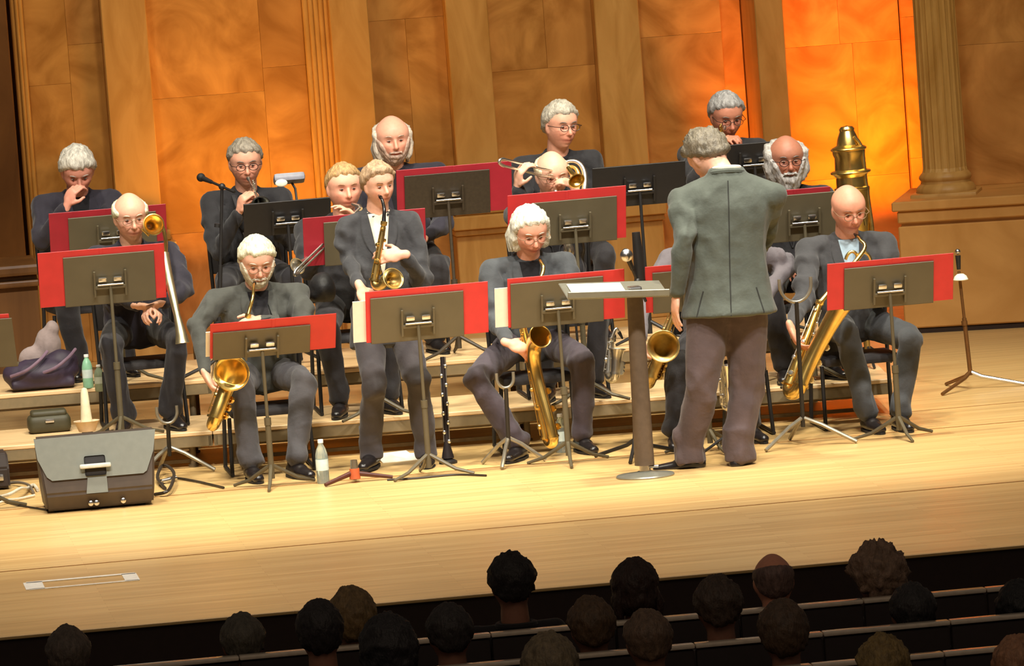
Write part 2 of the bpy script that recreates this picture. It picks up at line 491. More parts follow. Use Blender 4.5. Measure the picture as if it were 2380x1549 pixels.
# ---- stage floor
FRONT_A = onz(0, 1489, 0); FRONT_B = onz(2380, 1260, 0)
YF = (FRONT_A.y + FRONT_B.y) / 2
def floor_mat():
    m = bpy.data.materials.new('blond_stage_floor'); m.use_nodes = True
    nt = m.node_tree; N = nt.nodes; L = nt.links; b = N['Principled BSDF']
    b.inputs['Roughness'].default_value = .34; b.inputs['Specular IOR Level'].default_value = .45
    tc = N.new('ShaderNodeTexCoord')
    mp = N.new('ShaderNodeMapping'); mp.inputs['Scale'].default_value = (1, 1, 1); L.new(tc.outputs['Object'], mp.inputs['Vector'])
    br = N.new('ShaderNodeTexBrick'); br.inputs['Scale'].default_value = 1.0; br.inputs['Brick Width'].default_value = 1.6; br.inputs['Row Height'].default_value = .057
    br.inputs['Mortar Size'].default_value = .0012; br.inputs['Bias'].default_value = 0
    br.inputs['Color1'].default_value = lin((222, 186, 124)); br.inputs['Color2'].default_value = lin((208, 170, 110)); br.inputs['Mortar'].default_value = lin((196, 156, 98))
    L.new(mp.outputs['Vector'], br.inputs['Vector'])
    m2 = N.new('ShaderNodeMapping'); m2.inputs['Scale'].default_value = (1.2, 26, 1); L.new(tc.outputs['Object'], m2.inputs['Vector'])
    nz = N.new('ShaderNodeTexNoise'); nz.inputs['Scale'].default_value = 1.6; nz.inputs['Detail'].default_value = 6; L.new(m2.outputs['Vector'], nz.inputs['Vector'])
    mr = N.new('ShaderNodeMapRange'); mr.inputs['From Min'].default_value = .3; mr.inputs['From Max'].default_value = .7; mr.inputs['To Min'].default_value = .86; mr.inputs['To Max'].default_value = 1.1
    L.new(nz.outputs['Fac'], mr.inputs['Value'])
    mx = N.new('ShaderNodeMix'); mx.data_type = 'RGBA'; mx.blend_type = 'MULTIPLY'; mx.inputs['Factor'].default_value = 1
    L.new(br.outputs['Color'], mx.inputs['A']); L.new(mr.outputs['Result'], mx.inputs['B']); L.new(mx.outputs['Result'], b.inputs['Base Color'])
    n3 = N.new('ShaderNodeTexNoise'); n3.inputs['Scale'].default_value = 2.0; L.new(m2.outputs['Vector'], n3.inputs['Vector'])
    r3 = N.new('ShaderNodeMapRange'); r3.inputs['To Min'].default_value = .26; r3.inputs['To Max'].default_value = .42; L.new(n3.outputs['Fac'], r3.inputs['Value'])
    L.new(r3.outputs['Result'], b.inputs['Roughness'])
    return m
FLOORM = floor_mat()
bm = BM(); box(bm, (0, (YF + 10) / 2, -.008), (16, 10 - YF, .016), bev=.003, seg=1)
o = put('floor', bm, FLOORM, smooth=False, label='blond wood strip stage floor'); o['kind'] = 'structure'
# stage front, seams, floor marking
bm = BM(); box(bm, (0, YF + .08, -.675), (16, .12, 1.315))
o = put('wall_front', bm, mat('dark_stage_front', (46, 30, 22), .7), smooth=False, label='dark brown face of the stage below its edge'); o['kind'] = 'structure'
SEAM = mat('floor_seam', (150, 104, 50), .7)
def seam(pa, pb, w=.008):
    a, b = onz(*pa), onz(*pb); y = (a.y + b.y) / 2
    bm = BM(); box(bm, ((a.x + b.x) / 2, y, .001), (b.x - a.x, w, .003))
    o = put(trimname(), bm, SEAM, smooth=False); o['kind'] = 'structure'; return o
for s in (((-50, 1182), (2430, 985)), ((-50, 1330), (2430, 1120)), ((2100, 952), (2430, 938))):
    seam(*s)['label'] = 'dark seam across the stage floor'
bm = BM()
q = [onz(62, 1366), onz(92, 1374), onz(325, 1352), onz(300, 1342)]
y0 = onz(75, 1372).y; y1 = onz(310, 1343).y; x0 = onz(66, 1368).x; x1 = onz(322, 1348).x
ym = y0; yn = y0 + .27
box(bm, ((x0 + x1) / 2, ym, .002), (x1 - x0, .03, .003)); box(bm, ((x0 + x1) / 2, yn, .002), (x1 - x0, .045, .003))
box(bm, (x0 + .03, (ym + yn) / 2, .002), (.09, yn - ym, .003)); box(bm, (x1 - .03, (ym + yn) / 2, .002), (.07, yn - ym, .003))
tag(put('floor_marking', bm, mat('white_floor_tape', (250, 244, 226), .5), smooth=False), 'white taped rectangle on the stage floor near its left front', 'floor marking')
# hall floor and rear darkness
bm = BM(); box(bm, (-1.5, -10.2, -.79), (20, 11.6, .1))
o = put('floor_hall', bm, mat('dark_carpet', (30, 24, 22), .9), smooth=False, label='dark floor of the audience area'); o['kind'] = 'structure'

# ---- risers
RTOP = wood('riser_top_ply', (214, 178, 128), (232, 200, 152), 1.4, stretch=(1, 12, 1))
FASC = mat('riser_fascia_grey_brown', (128, 112, 82), .5, var=.08)
LEGM = mat('riser_leg_steel', (120, 104, 78), .5, .3)
def riser(x0, x1, y0, y1, z, label, legs=True, parent=None):
    root = empty('stage_riser', ((x0 + x1) / 2, (y0 + y1) / 2, 0), label, 'riser', 'risers under the back rows')
    bm = BM(); box(bm, ((x0 + x1) / 2, (y0 + y1) / 2, z - .012), (x1 - x0 - .004, y1 - y0 - .004, .024), bev=.004, seg=1); put('deck', bm, RTOP, root, smooth=False)
    bm = BM()
    for (yy) in (y0 + .015, y1 - .015): box(bm, ((x0 + x1) / 2, yy, z - .055), (x1 - x0 - .01, .02, .06), bev=.003, seg=1)
    for xx in (x0 + .015, x1 - .015): box(bm, (xx, (y0 + y1) / 2, z - .055), (.02, y1 - y0 - .01, .06))
    put('frame', bm, FASC, root, smooth=False)
    zz = z - .085
    for xx in (x0 + .12, x1 - .12):
        for yy in (y0 + .10, y1 - .10):
            bm = BM(); rod(bm, (xx, yy, 0), (xx, yy, zz), .018); rod(bm, (xx, yy, 0), (xx, yy, .012), .028)
            if z > .3: rod(bm, (xx, yy, zz - .02), (xx + (.16 if xx < (x0 + x1) / 2 else -.16), yy, zz), .01)
            put('leg', bm, LEGM, root)
    bm = BM(); box(bm, ((x0 + x1) / 2, y0 + .12, .03), (x1 - x0 - .24, .02, .02)); box(bm, ((x0 + x1) / 2, y0 + .12, zz - .01), (x1 - x0 - .24, .03, .02)); put('crossbar', bm, LEGM, root, smooth=False)
    return root
R1Y, R2Y, R3Y = 1.72, 2.62, 3.55
R1Z, R2Z = .2, .4
XR = at(2075, 880, R1Y).x
FAN = rad(-5.5)                                   # the risers run back a little towards the left
PIV = V((XR, R1Y, 0))
def fan(px):
    """how much further back the rows stand at this place across the stage"""
    return (2075 - px) / 2380 * 5.3 * math.tan(-FAN)
XL = -3.3
xs = [XL, -1.45, .4, XR]
def riser_at(x0, x1, y0, y1, z, label):
    r = riser(x0, x1, y0, y1, z, label)
    c = r.location - PIV; c.z = 0
    r.location = PIV + Matrix.Rotation(FAN, 3, 'Z') @ c; r.rotation_euler.z = FAN
for i in range(3):
    riser_at(xs[i], xs[i + 1], R1Y, R2Y, R1Z, 'low front riser section with pale deck, %s of its row' % ('leftmost', 'middle one', 'rightmost')[i])
xs2 = [XL, -1.45, .4, XR - .25]
for i in range(3):
    riser_at(xs2[i], xs2[i + 1], R2Y, R3Y + .35, R2Z, 'taller back riser section on steel legs, %s of its row' % ('leftmost', 'middle one', 'rightmost')[i])

# LED uplights standing on the floor against the shell
UPB = mat('uplight_housing', (28, 27, 28), .5, 0)
def uplight(x, y, power, color, label, w=.9, tilt=6, spread=100):
    g = empty('floor_uplight', (x, y, 0), label, 'stage light', 'orange uplights at the shell wall')
    bm = BM(); box(bm, (x, y, .06), (w, .14, .10), bev=.012); put('housing', bm, UPB, g, smooth=False)
    for s in (-1, 1):
        bm = BM(); box(bm, (x + s * w * .4, y, .006), (.05, .18, .012)); put('foot', bm, UPB, g, smooth=False)
    bm = BM(); box(bm, (x, y, .113), (w - .04, .10, .006)); put('lens', bm, mat('uplight_lens', (255, 150, 40), .3, emit=((color[0], color[1], color[2], 1), 8)), g, smooth=False)
    l = bpy.data.lights.new('uplight_lamp', 'AREA'); l.shape = 'RECTANGLE'; l.size = w; l.size_y = .10; l.energy = power; l.color = color; l.spread = rad(spread)
    o = bpy.data.objects.new('uplight_lamp', l); COL.objects.link(o); o.parent = g; o.location = (0, 0, .125); o.rotation_euler = (math.pi - rad(tilt), 0, 0)
    return g
xk = (xw(1815) + xw(2098)) / 2 + .05
uplight(xk, 8.74, 60, (1, .19, .0), 'orange floor uplight below the wide orange lit panel', w=.7, spread=85)
uplight(xw(1700), 8.80, 8, (1, .24, .0), 'small orange floor uplight below the narrow orange strip', w=.10, spread=40)
uplight(xw(470), 8.4, 15, (1, .42, .05), 'amber floor uplight below the marbled panel at left', w=.56)
uplight(xw(650), 8.5, 10, (1, .40, .03), 'amber floor uplight below the fluted corner', w=.3)
uplight(at(2290, 470, 6.9).x, 8.2, 22, (1, .30, .0), 'orange floor uplight behind the right plinth', w=.4)
# ================================================================== people
def sm(a, b, x):
    t = min(1, max(0, (x - a) / (b - a))); return t * t * (3 - 2 * t)
def gs(x, y, sx, sy):
    return math.exp(-.5 * ((x / sx) ** 2 + (y / sy) ** 2))
SKIN = mat('skin', (232, 178, 150), .46, 0, var=.05, scale=60, attr='tint', spec=.35)
EYEW = mat('eye_white', (172, 148, 132), .4); EYED = mat('eye_dark', (48, 34, 26), .2)
LENS = None
def hairmat(rgb):
    return mat('hair_%d_%d_%d' % rgb, rgb, .55, 0, var=.35, scale=55, bump=.5, bscale=90, stretch=(1, 1, .35))
def cloth(name, rgb, rough=.8):
    return mat(name, rgb, rough, 0, var=.12, scale=14, bump=.12, bscale=60, spec=.25, sheen=.15)

def headform(d, kind='skin', w=1.0, jaw=1.0):
    """unit direction -> point on the head, y forward, z up, metres"""
    x, y, z = d
    px, py, pz = x * .079 * w, y * (.096 if y > 0 else .104), z * .125
    if z > 0: q_ = 1 + .13 * math.sin(math.pi * min(1, z)) ** 1.2; px *= q_; py *= q_
    j = sm(.15, 1.0, -z)
    px *= 1 - .16 * j * jaw; py *= 1 + .04 * j
    if y < 0: py *= 1 - .42 * sm(.1, .9, -z)
    else: py *= 1 - .06 * sm(.5, 1, -z)
    if z > .3: px *= 1 - .04 * sm(.3, 1, z)
    if kind == 'skin' and y > 0:
        py *= 1 - .05 * sm(.75, 1, y)
        X, Z = px, pz
        py += .006 * gs(abs(X) - .026, Z - .030, .018, .009)            # brow
        py -= .016 * gs(abs(X) - .031, Z - .010, .013, .011)            # sockets
        py += .006 * gs(abs(X) - .044, Z + .020, .016, .015)            # cheekbones
        py -= .006 * gs(abs(X) - .036, Z + .065, .014, .020)            # hollow cheeks
        py += .012 * gs(X, Z + .060, .026, .022)                        # muzzle
        py += .006 * gs(X, Z + .056, .020, .005) - .007 * gs(X, Z + .064, .024, .003) + .006 * gs(X, Z + .072, .018, .005)
        py -= .006 * gs(X, Z + .085, .02, .006)
        py += .012 * gs(X, Z + .105, .020, .016)                        # chin
    return V((px, py, pz))

def head_frame(yaw, pitch, roll, base_yaw=0.0):
    """columns x,y,z ; yaw 0 faces the hall (-Y), positive turns towards screen right"""
    a = yaw + base_yaw
    f = V((math.sin(a), -math.cos(a), 0)); up = V((0, 0, 1)); r = f.cross(up)
    M = Matrix((r, f, up)).transposed()
    return M @ Matrix.Rotation(-pitch, 3, 'X') @ Matrix.Rotation(roll, 3, 'Y')

def grid_head(bm, M, fn, u=40, v=28):
    rows = []
    for j in range(v + 1):
        ph = math.pi * j / v; row = []
        for i in range(u):
            th = 2 * math.pi * i / u
            d = (math.sin(ph) * math.sin(th), math.sin(ph) * math.cos(th), math.cos(ph))
            if j in (0, v) and i > 0: row.append(row[0]); continue
            row.append(bm.verts.new(M @ fn(d)))
        rows.append(row)
    for j in range(v):
        for i in range(u):
            q = [rows[j][i], rows[j][(i + 1) % u], rows[j + 1][(i + 1) % u], rows[j + 1][i]]
            q2 = []
            for a in q:
                if a not in q2: q2.append(a)
            if len(q2) > 2: bm.faces.new(list(reversed(q2)))

def hair_fn(style, thick=.014, seed=0, w=1.0):
    def fn(d):
        x, y, z = d
        p = headform(d, 'hair', w)
        n = V(d).normalized()
        nz = noise.noise(V(d) * 4.5 + V((seed, 0, 0)))
        n2 = noise.noise(V(d) * 11 + V((seed, 3, 0)))
        if style in ('short', 'full', 'swept', 'curly', 'long', 'crew'):
            lim = .02 + .66 * y + .28 * abs(x) * y if y > 0 else .02 + .62 * y
            if style == 'long': k_ = sm(.15, .5, y); lim = -.75 * (1 - k_) + (.02 + .64 * y + .1 * abs(x)) * k_
            if style == 'full': lim -= .12
            m_ = sm(-.06, .20, z - lim + nz * .10)
            if y > .1 and z < .1 and style != 'long' and abs(x) > .75: m_ *= sm(-.5, -.1, z)
        elif style == 'bald':
            lim = .0 + .3 * y if y > 0 else .0 + .6 * y
            m_ = sm(-.1, .1, z - lim) * (1 - sm(.42, .62, z + .25 * y)) * (1 - sm(.45, .7, y))
        elif style == 'baldlong':
            lim = -.75
            m_ = sm(-.1, .1, z - lim) * (1 - sm(.35, .6, z + .35 * y)) * (1 - sm(.2, .42, y))
        elif style == 'thin':
            lim = .1 + .62 * y if y > 0 else .02 + .6 * y
            m_ = sm(-.1, .1, z - lim + nz * .1)
        t = thick * (1 + .45 * nz + .3 * n2)
        if style == 'curly': t = thick * (1 + .55 * nz + .45 * n2)
        if style == 'swept': t += .012 * sm(.2, .9, y) * sm(.2, .8, z)
        if style in ('long', 'baldlong') and z < .1:
            t += .016 * sm(.1, -.5, z) if False else .016 * sm(-.1, .5, -z)
        if style == 'full': t += .010 * sm(.3, .9, z)
        return p + n * (t * m_ - .014 * (1 - m_))
    return fn
def beard_fn(thick=.012, longb=.0, seed=0, mous=True, w=1.0):
    def fn(d):
        x, y, z = d
        p = headform(d, 'skin', w)
        nz = noise.noise(V(d) * 7 + V((seed, 0, 0))); n2 = noise.noise(V(d) * 19)
        X, Z = abs(p.x), p.z
        line = -.070 + .010 * sm(.0, .02, X) + .075 * sm(.035, .078, X)
        if mous and X < .034: line = max(line, -.043 - .008 * (X / .034) ** 2)
        m_ = sm(-.008, .008, line - Z + nz * .006) * sm(-.30, .0, y)
        if y > .5 and X < .030: m_ *= 1 - gs(X, Z + .0635, .019, .0052)
        t = thick * (.75 + .5 * nz + .35 * n2) * (.55 + .45 * sm(-.05, -.09, Z))
        q = p + V(d) * ((t + .004) * m_ - .014 * (1 - m_))
        if longb: q.z -= longb * sm(.45, 1, -z) * m_; 
        return q
    return fn

def hand_shapes(bm, wrist, direc, palm_n, side=1, curl=.5, scale=1.0, spread=.06, thumb=.6, point=None):
    """palm and five separate fingers; palm_n is the way the palm faces; side +1 puts the thumb towards cross(direc, palm_n)"""
    D = V(direc).normalized(); Nn = V(palm_n); Nn = (Nn - D * Nn.dot(D)).normalized(); S = D.cross(Nn) * side
    W = V(wrist); s = scale
    M = Matrix((S, Nn, D)).transposed()
    ellipsoid(bm, W + D * .047 * s, (.040 * s, .016 * s, .052 * s), M, 14, 10)
    capsule(bm, W - D * .02, W + D * .03 * s, .025 * s, .026 * s, 12, flat=(Nn, .75))
    lens_ = (.040, .045, .042, .033); offs = (.029, .010, -.010, -.028)
    for k in range(4):
        base = W + D * (.088 - (0, 0, .003, .010)[k]) * s + S * offs[k] * s
        dd = (D + S * spread * (1.5 - k)).normalized(); a = 0
        cl = curl if not isinstance(curl, (list, tuple)) else curl[k]
        p = base - dd * .012; L = lens_[k] * s; r = .0088 * s
        for j, f in enumerate((1.0, .68, .5)):
            a += cl * (1.0, 1.1, .7)[j]
            q = p + (dd * math.cos(a) + Nn * math.sin(a)) * (L * f + (.012 if j == 0 else 0))
            capsule(bm, p, q, r, r * .9, 8); p = q; r *= .9
    b = W + D * .022 * s + S * .028 * s
    t1 = b + (D * .55 + S * .62 + Nn * thumb * .6).normalized() * .042 * s
    t2 = t1 + (D * .75 + S * .25 + Nn * thumb).normalized() * .030 * s
    capsule(bm, b, t1, .0125 * s, .0105 * s, 8); capsule(bm, t1, t2, .0105 * s, .0088 * s, 8)

def ik(a, b, l1, l2, pole):
    a, b = V(a), V(b); d = b - a; L = d.length
    if L > (l1 + l2) * .985: 
        k = L / ((l1 + l2) * .985); l1 *= k; l2 *= k
    dn = d.normalized(); x = (l1 * l1 - l2 * l2 + L * L) / (2 * L); h = math.sqrt(max(0, l1 * l1 - x * x))
    p = V(pole) - dn * V(pole).dot(dn)
    return a + dn * x + p.normalized() * h

def wrinkle(me, amp, sc, seed=0, joints=()):
    n = len(me.vertices); co = np.empty(n * 3, np.float32); no = np.empty(n * 3, np.float32)
    me.vertices.foreach_get('co', co); me.vertices.foreach_get('normal', no)
    co = co.reshape(-1, 3); no = no.reshape(-1, 3)
    J = [np.array(j, np.float32) for j in joints]
    out = co.copy()
    k = np.ones(n)
    for j in J: k += 2.6 * np.exp(-((co - j) ** 2).sum(1) / (2 * .07 ** 2))
    for i in range(n):
        q = V(co[i]); p = V((q.x * sc, q.y * sc, q.z * sc * .28)) + V((seed, seed * .7, 0))
        a = noise.noise(p); b = noise.noise(q * sc * 1.6 + V((0, 0, seed)))
        h = (.35 - abs(a) * 2.0) + b * .28 * (k[i] - .4)
        c = noise.noise(V((q.x + q.z * .7, q.y, q.z - q.x * .5)) * sc * .9 + V((seed * 2, 0, 0)))
        h += (.30 - abs(c) * 1.7) * .55
        out[i] += no[i] * amp * max(-.45, min(.9, h)) * min(k[i], 2.4)
    me.vertices.foreach_set('co', out.ravel().astype(np.float32)); me.update()

def person(label, H, yaw=0, hyaw=0, hpitch=0, hroll=0, group=None, skin=(1, 1, 1), hair=None, beard=None, glasses=None,
           jacket=('jacket_black', (46, 45, 46)), trousers=('trousers_black', (44, 42, 44)), sit=True, floor=0.0,
           lean=.12, neckoff=None, P=None, wr=None, wl=None, hr=None, hl=None, an=None, shirt=None, tie=None, lapel=True, sc=1.10,
           shoulder=.205, knee_out=.13, full=True, bulk=1.0, voxel=.0065, name='person', toes=None, elr=None, ell=None, backside=False, kn=None, brow=(120, 110, 100), chair=None, pole_r=None, pole_l=None, N=None, shc=.875, white_collar=False, blouse=None, jl=None, hem=.0, head_w=1.0, bun=None):
    """H is the middle of the head. r = the person's side seen at the left of the photograph when they face the hall"""
    root = empty(name, (H.x, H.y, floor), label, 'person', group)
    f = V((math.sin(yaw), -math.cos(yaw), 0)); up = V((0, 0, 1)); r = f.cross(up)    # r = person's right
    HM = head_frame(hyaw, hpitch, hroll, yaw)
    hf, hu = HM.col[1], HM.col[2]
    N = (H - hu * .10 * sc - hf * .045 - f * .02 - up * .058) if N is None else N
    spine = (f * math.sin(lean) + up * math.cos(lean)).normalized()
    tl = .50
    if P is None: P = N - spine * tl
    if sit and full:
        # keep the seat at a sane height
        P = V((P.x, P.y, floor + .53)) if P.z < floor + .45 or P.z > floor + .68 else P
    spine = (N - P).normalized(); T = (N - P).length
    fr = Matrix((r, spine.cross(r) * -1, spine)).transposed()
    fwd = r.cross(spine) * -1
    if fwd.dot(f) < 0: fwd = -fwd
    fr = Matrix((r, fwd, spine)).transposed()
    def tp(a, b, c): return P + spine * (T * c) + r * a + fwd * b
    b = bulk
    Sr = tp(shoulder * b, .0, shc); Sl = tp(-shoulder * b, .0, shc)
    # arms
    if wr is None: wr = P + r * .12 + f * .34 + up * .10
    if wl is None: wl = P - r * .12 + f * .34 + up * .10
    if elr is None: elr = ik(Sr, wr, .29, .26, pole_r or (r * .5 - up * 1 - f * .25))
    if ell is None: ell = ik(Sl, wl, .29, .26, pole_l or (-r * .5 - up * 1 - f * .25))
    # ---- body: head, neck, trunk, arms and hands in one surface
    bm = BM()
    HMT = Matrix.Translation(H) @ HM.to_4x4() @ Matrix.Scale(sc, 4)
    grid_head(bm, HMT, lambda d: headform(d, 'skin', head_w))
    def hp(x, y, z): return HMT @ V((x, y, z))
    capsule(bm, hp(0, .090, .012), hp(0, .112, -.026), .0075 * sc, .0120 * sc, 10)
    for s in (-1, 1):
        ellipsoid(bm, hp(s * .0095, .102, -.032), (.008, .009, .007), HM, 10, 8)
        em = HM @ Matrix.Rotation(s * -.35, 3, 'Z')
        ellipsoid(bm, hp(s * .080 * head_w, -.006, -.002), (.009, .019, .033), em, 12, 10)
        ellipsoid(bm, hp(s * .077 * head_w, .002, -.028), (.007, .011, .012), em, 10, 8)
    capsule(bm, hp(0, -.022, -.055), N - spine * .04, .056 * sc, .066, 16)
    q_ = min(1, T / .5); ellipsoid(bm, tp(0, -.01, .74), (.165 * b, .092 * b, .12 * q_), fr); ellipsoid(bm, tp(0, 0, .5), (.145 * b, .095 * b, .15), fr)
    ellipsoid(bm, tp(0, 0, .15), (.15 * b, .10 * b, .15), fr)
    for (S, E, W_) in ((Sr, elr, wr), (Sl, ell, wl)):
        capsule(bm, N - spine * .075, S - spine * .02, .034, .044, 12)
        capsule(bm, S, E, .034, .026, 12); capsule(bm, E, W_, .026, .023, 12)
    for (W_, E, hd, s) in ((wr, elr, hr, 1), (wl, ell, hl, -1)):
        hd = hd or {}
        di = hd.get('dir') or (W_ - E).normalized(); pn = hd.get('palm') or (-up - r * s * .3)
        th = hd.get('thumb_to')
        sd = 1
        if th is not None:
            sd = 1 if V(di).cross(V(pn)).dot(V(th)) > 0 else -1
        else:
            sd = -1 if V(di).cross(V(pn)).dot(r * s) > 0 else 1
        hand_shapes(bm, W_, di, pn, sd, hd.get('curl', .45), hd.get('scale', 1.08), hd.get('spread', .06), hd.get('thumb', .6))
    me = remesh(bm, voxel, 2, .5)
    n = len(me.vertices); co = np.empty(n * 3, np.float32); me.vertices.foreach_get('co', co); co = co.reshape(-1, 3)
    inv = np.array(HMT.inverted()); lc = co @ inv[:3, :3].T + inv[:3, 3]
    tint = np.ones((n, 4), np.float32); tint[:, :3] *= np.array(skin, np.float32)
    def G(cx, cz, sx, sz, front=True):
        g = np.exp(-.5 * (((np.abs(lc[:, 0]) - cx) / sx) ** 2 + ((lc[:, 2] - cz) / sz) ** 2)); return g * (lc[:, 1] > .03)
    def mul(g, c): tint[:, :3] *= 1 + g[:, None] * (np.array(c, np.float32) - 1)
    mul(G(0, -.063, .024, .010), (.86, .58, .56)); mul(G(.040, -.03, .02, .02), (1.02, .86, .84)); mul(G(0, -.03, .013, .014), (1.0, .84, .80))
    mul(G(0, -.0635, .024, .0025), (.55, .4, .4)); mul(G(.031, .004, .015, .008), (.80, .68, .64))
    set_attr(me, 'tint', tint)
    put('body', me, SKIN, root, ang=80)
    # ---- eyes, brows
    if not backside:
        for s in (-1, 1):
            bm = BM(); ellipsoid(bm, hp(s * .031, .0795, .008), (.0115 * sc, .008, .0032 * sc), HM, 12, 8); eo = put('eye', bm, EYEW, root)
            bm = BM(); ellipsoid(bm, hp(s * .031, .0855, .0065), (.0052 * sc, .0050, .0036 * sc), HM, 10, 8); put('iris', bm, EYED, eo)
            bm = BM(); pts = [hp(s * (.014 + .034 * t), .094 - .010 * t * t, .027 + .006 * math.sin(t * 2.6)) for t in (0, .25, .5, .75, 1)]
            tube(bm, pts, [.002, .0036, .0036, .003, .0015], 8); put('eyebrow', bm, hairmat(brow), root)
    if glasses:
        bm = BM(); g = .0020
        for s in (-1, 1):
            ring = []
            for k in range(20):
                a = 2 * math.pi * k / 20; ring.append(hp(s * .033 + .024 * math.cos(a) * (1 if abs(math.cos(a)) < .8 else 1), .106, .004 + .018 * math.sin(a)))
            ring.append(ring[0]); tube(bm, ring, g, 6, cap=False)
            tube(bm, [hp(s * .057, .106, .010), hp(s * .079, .085, .010), hp(s * .083, .0, .008)], g, 6)
        tube(bm, [hp(-.010, .108, .008), hp(0, .112, .011), hp(.010, .108, .008)], g, 6)
        put('eyeglasses', bm, mat('eyeglass_frame_%s' % glasses, {'dark': (40, 30, 28), 'thin': (150, 120, 92)}[glasses], .35), root)
    if hair:
        hm_ = hairmat(hair[1]); bm = BM()
        grid_head(bm, HMT, hair_fn(hair[0], hair[2] if len(hair) > 2 else .014, len(label) % 17, head_w), 64, 44)
        if hair[0] in ('long', 'baldlong'):
            for s in (-1, 1):
                for kk in range(3):
                    tube(bm, [hp(s * .070, -.035 - kk * .02, .02), hp(s * .088, -.030 - kk * .022, -.05), hp(s * .080, -.03 - kk * .02, -.115 - .01 * kk)], [.014, .022, .010], 10)
        hme = bpy.data.meshes.new('h'); bm.normal_update(); bm.to_mesh(hme); bm.free()
        wrinkle(hme, .0022, 45, 3)
        put('hair', hme, hm_, root, ang=80)
    if beard:
        bm = BM(); grid_head(bm, HMT, beard_fn(beard[1], beard[2], 5, w=head_w), 96, 72)
        hme = bpy.data.meshes.new('h'); bm.normal_update(); bm.to_mesh(hme); bm.free(); wrinkle(hme, .0018, 50, 5)
        put('beard', hme, hairmat(beard[0]), root, ang=80)
    # ---- jacket
    jm = cloth(*jacket)
    bm = BM()
    if sit: prof = [(-.16, .10, .08, .01), (-.12, .165, .12, .012), (0, .182, .136, .012), (.15, .178, .134, .01), (.35, .168, .126, .004), (.55, .176, .126, 0), (.72, .190, .122, -.008), (.82, .184, .108, -.012), (.90, .152, .094, -.012), (.96, .112, .082, -.010), (.99, .092, .074, -.008), (1.05, .074, .062, -.012)]
    else:
        L_ = (jl or .30) / T
        prof = [(-L_ - .012, .20, .145, -.01), (-L_, .216, .162, -.01), (-L_ * .5, .208, .154, -.006), (0, .198, .146, 0), (.2, .178, .128, 0), (.40, .172, .124, 0), (.58, .182, .124, -.004), (.74, .194, .118, -.010), (.83, .184, .106, -.012), (.90, .152, .092, -.012), (.96, .112, .082, -.010), (.99, .092, .074, -.008), (1.05, .074, .062, -.012)]
    loft(bm, [(tp(0, o_, c_), r * a_ * b, fwd * b_ * b) for c_, a_, b_, o_ in prof], 32)
    for (S, E, W_, s) in ((Sr, elr, wr, 1), (Sl, ell, wl, -1)):
        capsule(bm, N - spine * .030 + r * s * .050, S + spine * .004, .044, .064 * b, 16)
        cu = W_ - (W_ - E).normalized() * .025
        capsule(bm, S, E, .068 * b, .056, 16); capsule(bm, E, cu, .055, .038, 16)
    tube(bm, [N - spine * .05, N + spine * .012 - fwd * .012], [.085, .070], 20)
    jme = remesh(bm, .011, 3, .5)
    wrinkle(jme, .0105, 8.5, len(label) * 1.3, [elr, ell, Sr * .5 + elr * .5, Sl * .5 + ell * .5, tp(.12, .05, .35), tp(-.12, .05, .35)])
    # bvh for laying shirt, tie and lapels on it
    bvh = BVHTree.FromPolygons([v.co.copy() for v in jme.vertices], [tuple(p.vertices) for p in jme.polygons])
    jo = put('jacket', jme, jm, root, ang=80)
    def lay(edgeL, edgeR, off, th, n=14, mcols=6):
        """a strip between two polylines given in (side, height) trunk coordinates, resting on the jacket"""
        g = []
        for i in range(n + 1):
            t = i / n; row = []
            for j in range(mcols + 1):
                u = j / mcols
                a = edgeL(t); c = edgeR(t); s_ = a[0] * (1 - u) + c[0] * u; h = a[1] * (1 - u) + c[1] * u
                o_ = tp(s_, .5, h); hit = bvh.ray_cast(o_, -fwd, .8)
                p = hit[0] if hit[0] is not None else tp(s_, .1, h)
                row.append(p)
            g.append(row)
        bm = BM(); fr_ = [[bm.verts.new(p + fwd * (off + th)) for p in row] for row in g]; bk = [[bm.verts.new(p + fwd * (off - .008)) for p in row] for row in g]
        for i in range(n):
            for j in range(mcols):
                bm.faces.new((fr_[i][j], fr_[i + 1][j], fr_[i + 1][j + 1], fr_[i][j + 1])); bm.faces.new((bk[i][j], bk[i][j + 1], bk[i + 1][j + 1], bk[i + 1][j]))
        for i in range(n):
            bm.faces.new((fr_[i][0], bk[i][0], bk[i + 1][0], fr_[i + 1][0])); bm.faces.new((fr_[i][mcols], fr_[i + 1][mcols], bk[i + 1][mcols], bk[i][mcols]))
        for j in range(mcols):
            bm.faces.new((fr_[0][j], fr_[0][j + 1], bk[0][j + 1], bk[0][j])); bm.faces.new((fr_[n][j], bk[n][j], bk[n][j + 1], fr_[n][j + 1]))
        bmesh.ops.recalc_face_normals(bm, faces=bm.faces); return bm
    if lapel and not backside:
        top = .97
        sw = lambda t: .058 * (1 - t) ** .8
        bmx = lay(lambda t: (-sw(t) - .004, top - .60 * t), lambda t: (sw(t) + .004, top - .60 * t), .001, .003)
        put('shirt', bmx, cloth(*(shirt or ('shirt_black', (26, 24, 27)))), root, ang=80)
        for s in (-1, 1):
            bmx = lay(lambda t: (s * sw(t), top - .60 * t), lambda t: (s * (sw(t) + .050 * math.sin(min(1, t * 1.25 + .12) * math.pi) ** .6 + .004), top - .60 * t), .004, .005)
            put('lapel', bmx, jm, root, ang=80)
        if tie:
            bmx = lay(lambda t: (-.016 - .014 * t, .93 - .52 * t), lambda t: (.016 + .014 * t, .93 - .52 * t), .008, .006)
            put('necktie', bmx, cloth(*tie), root, ang=80)
        bm = BM(); cr_ = []
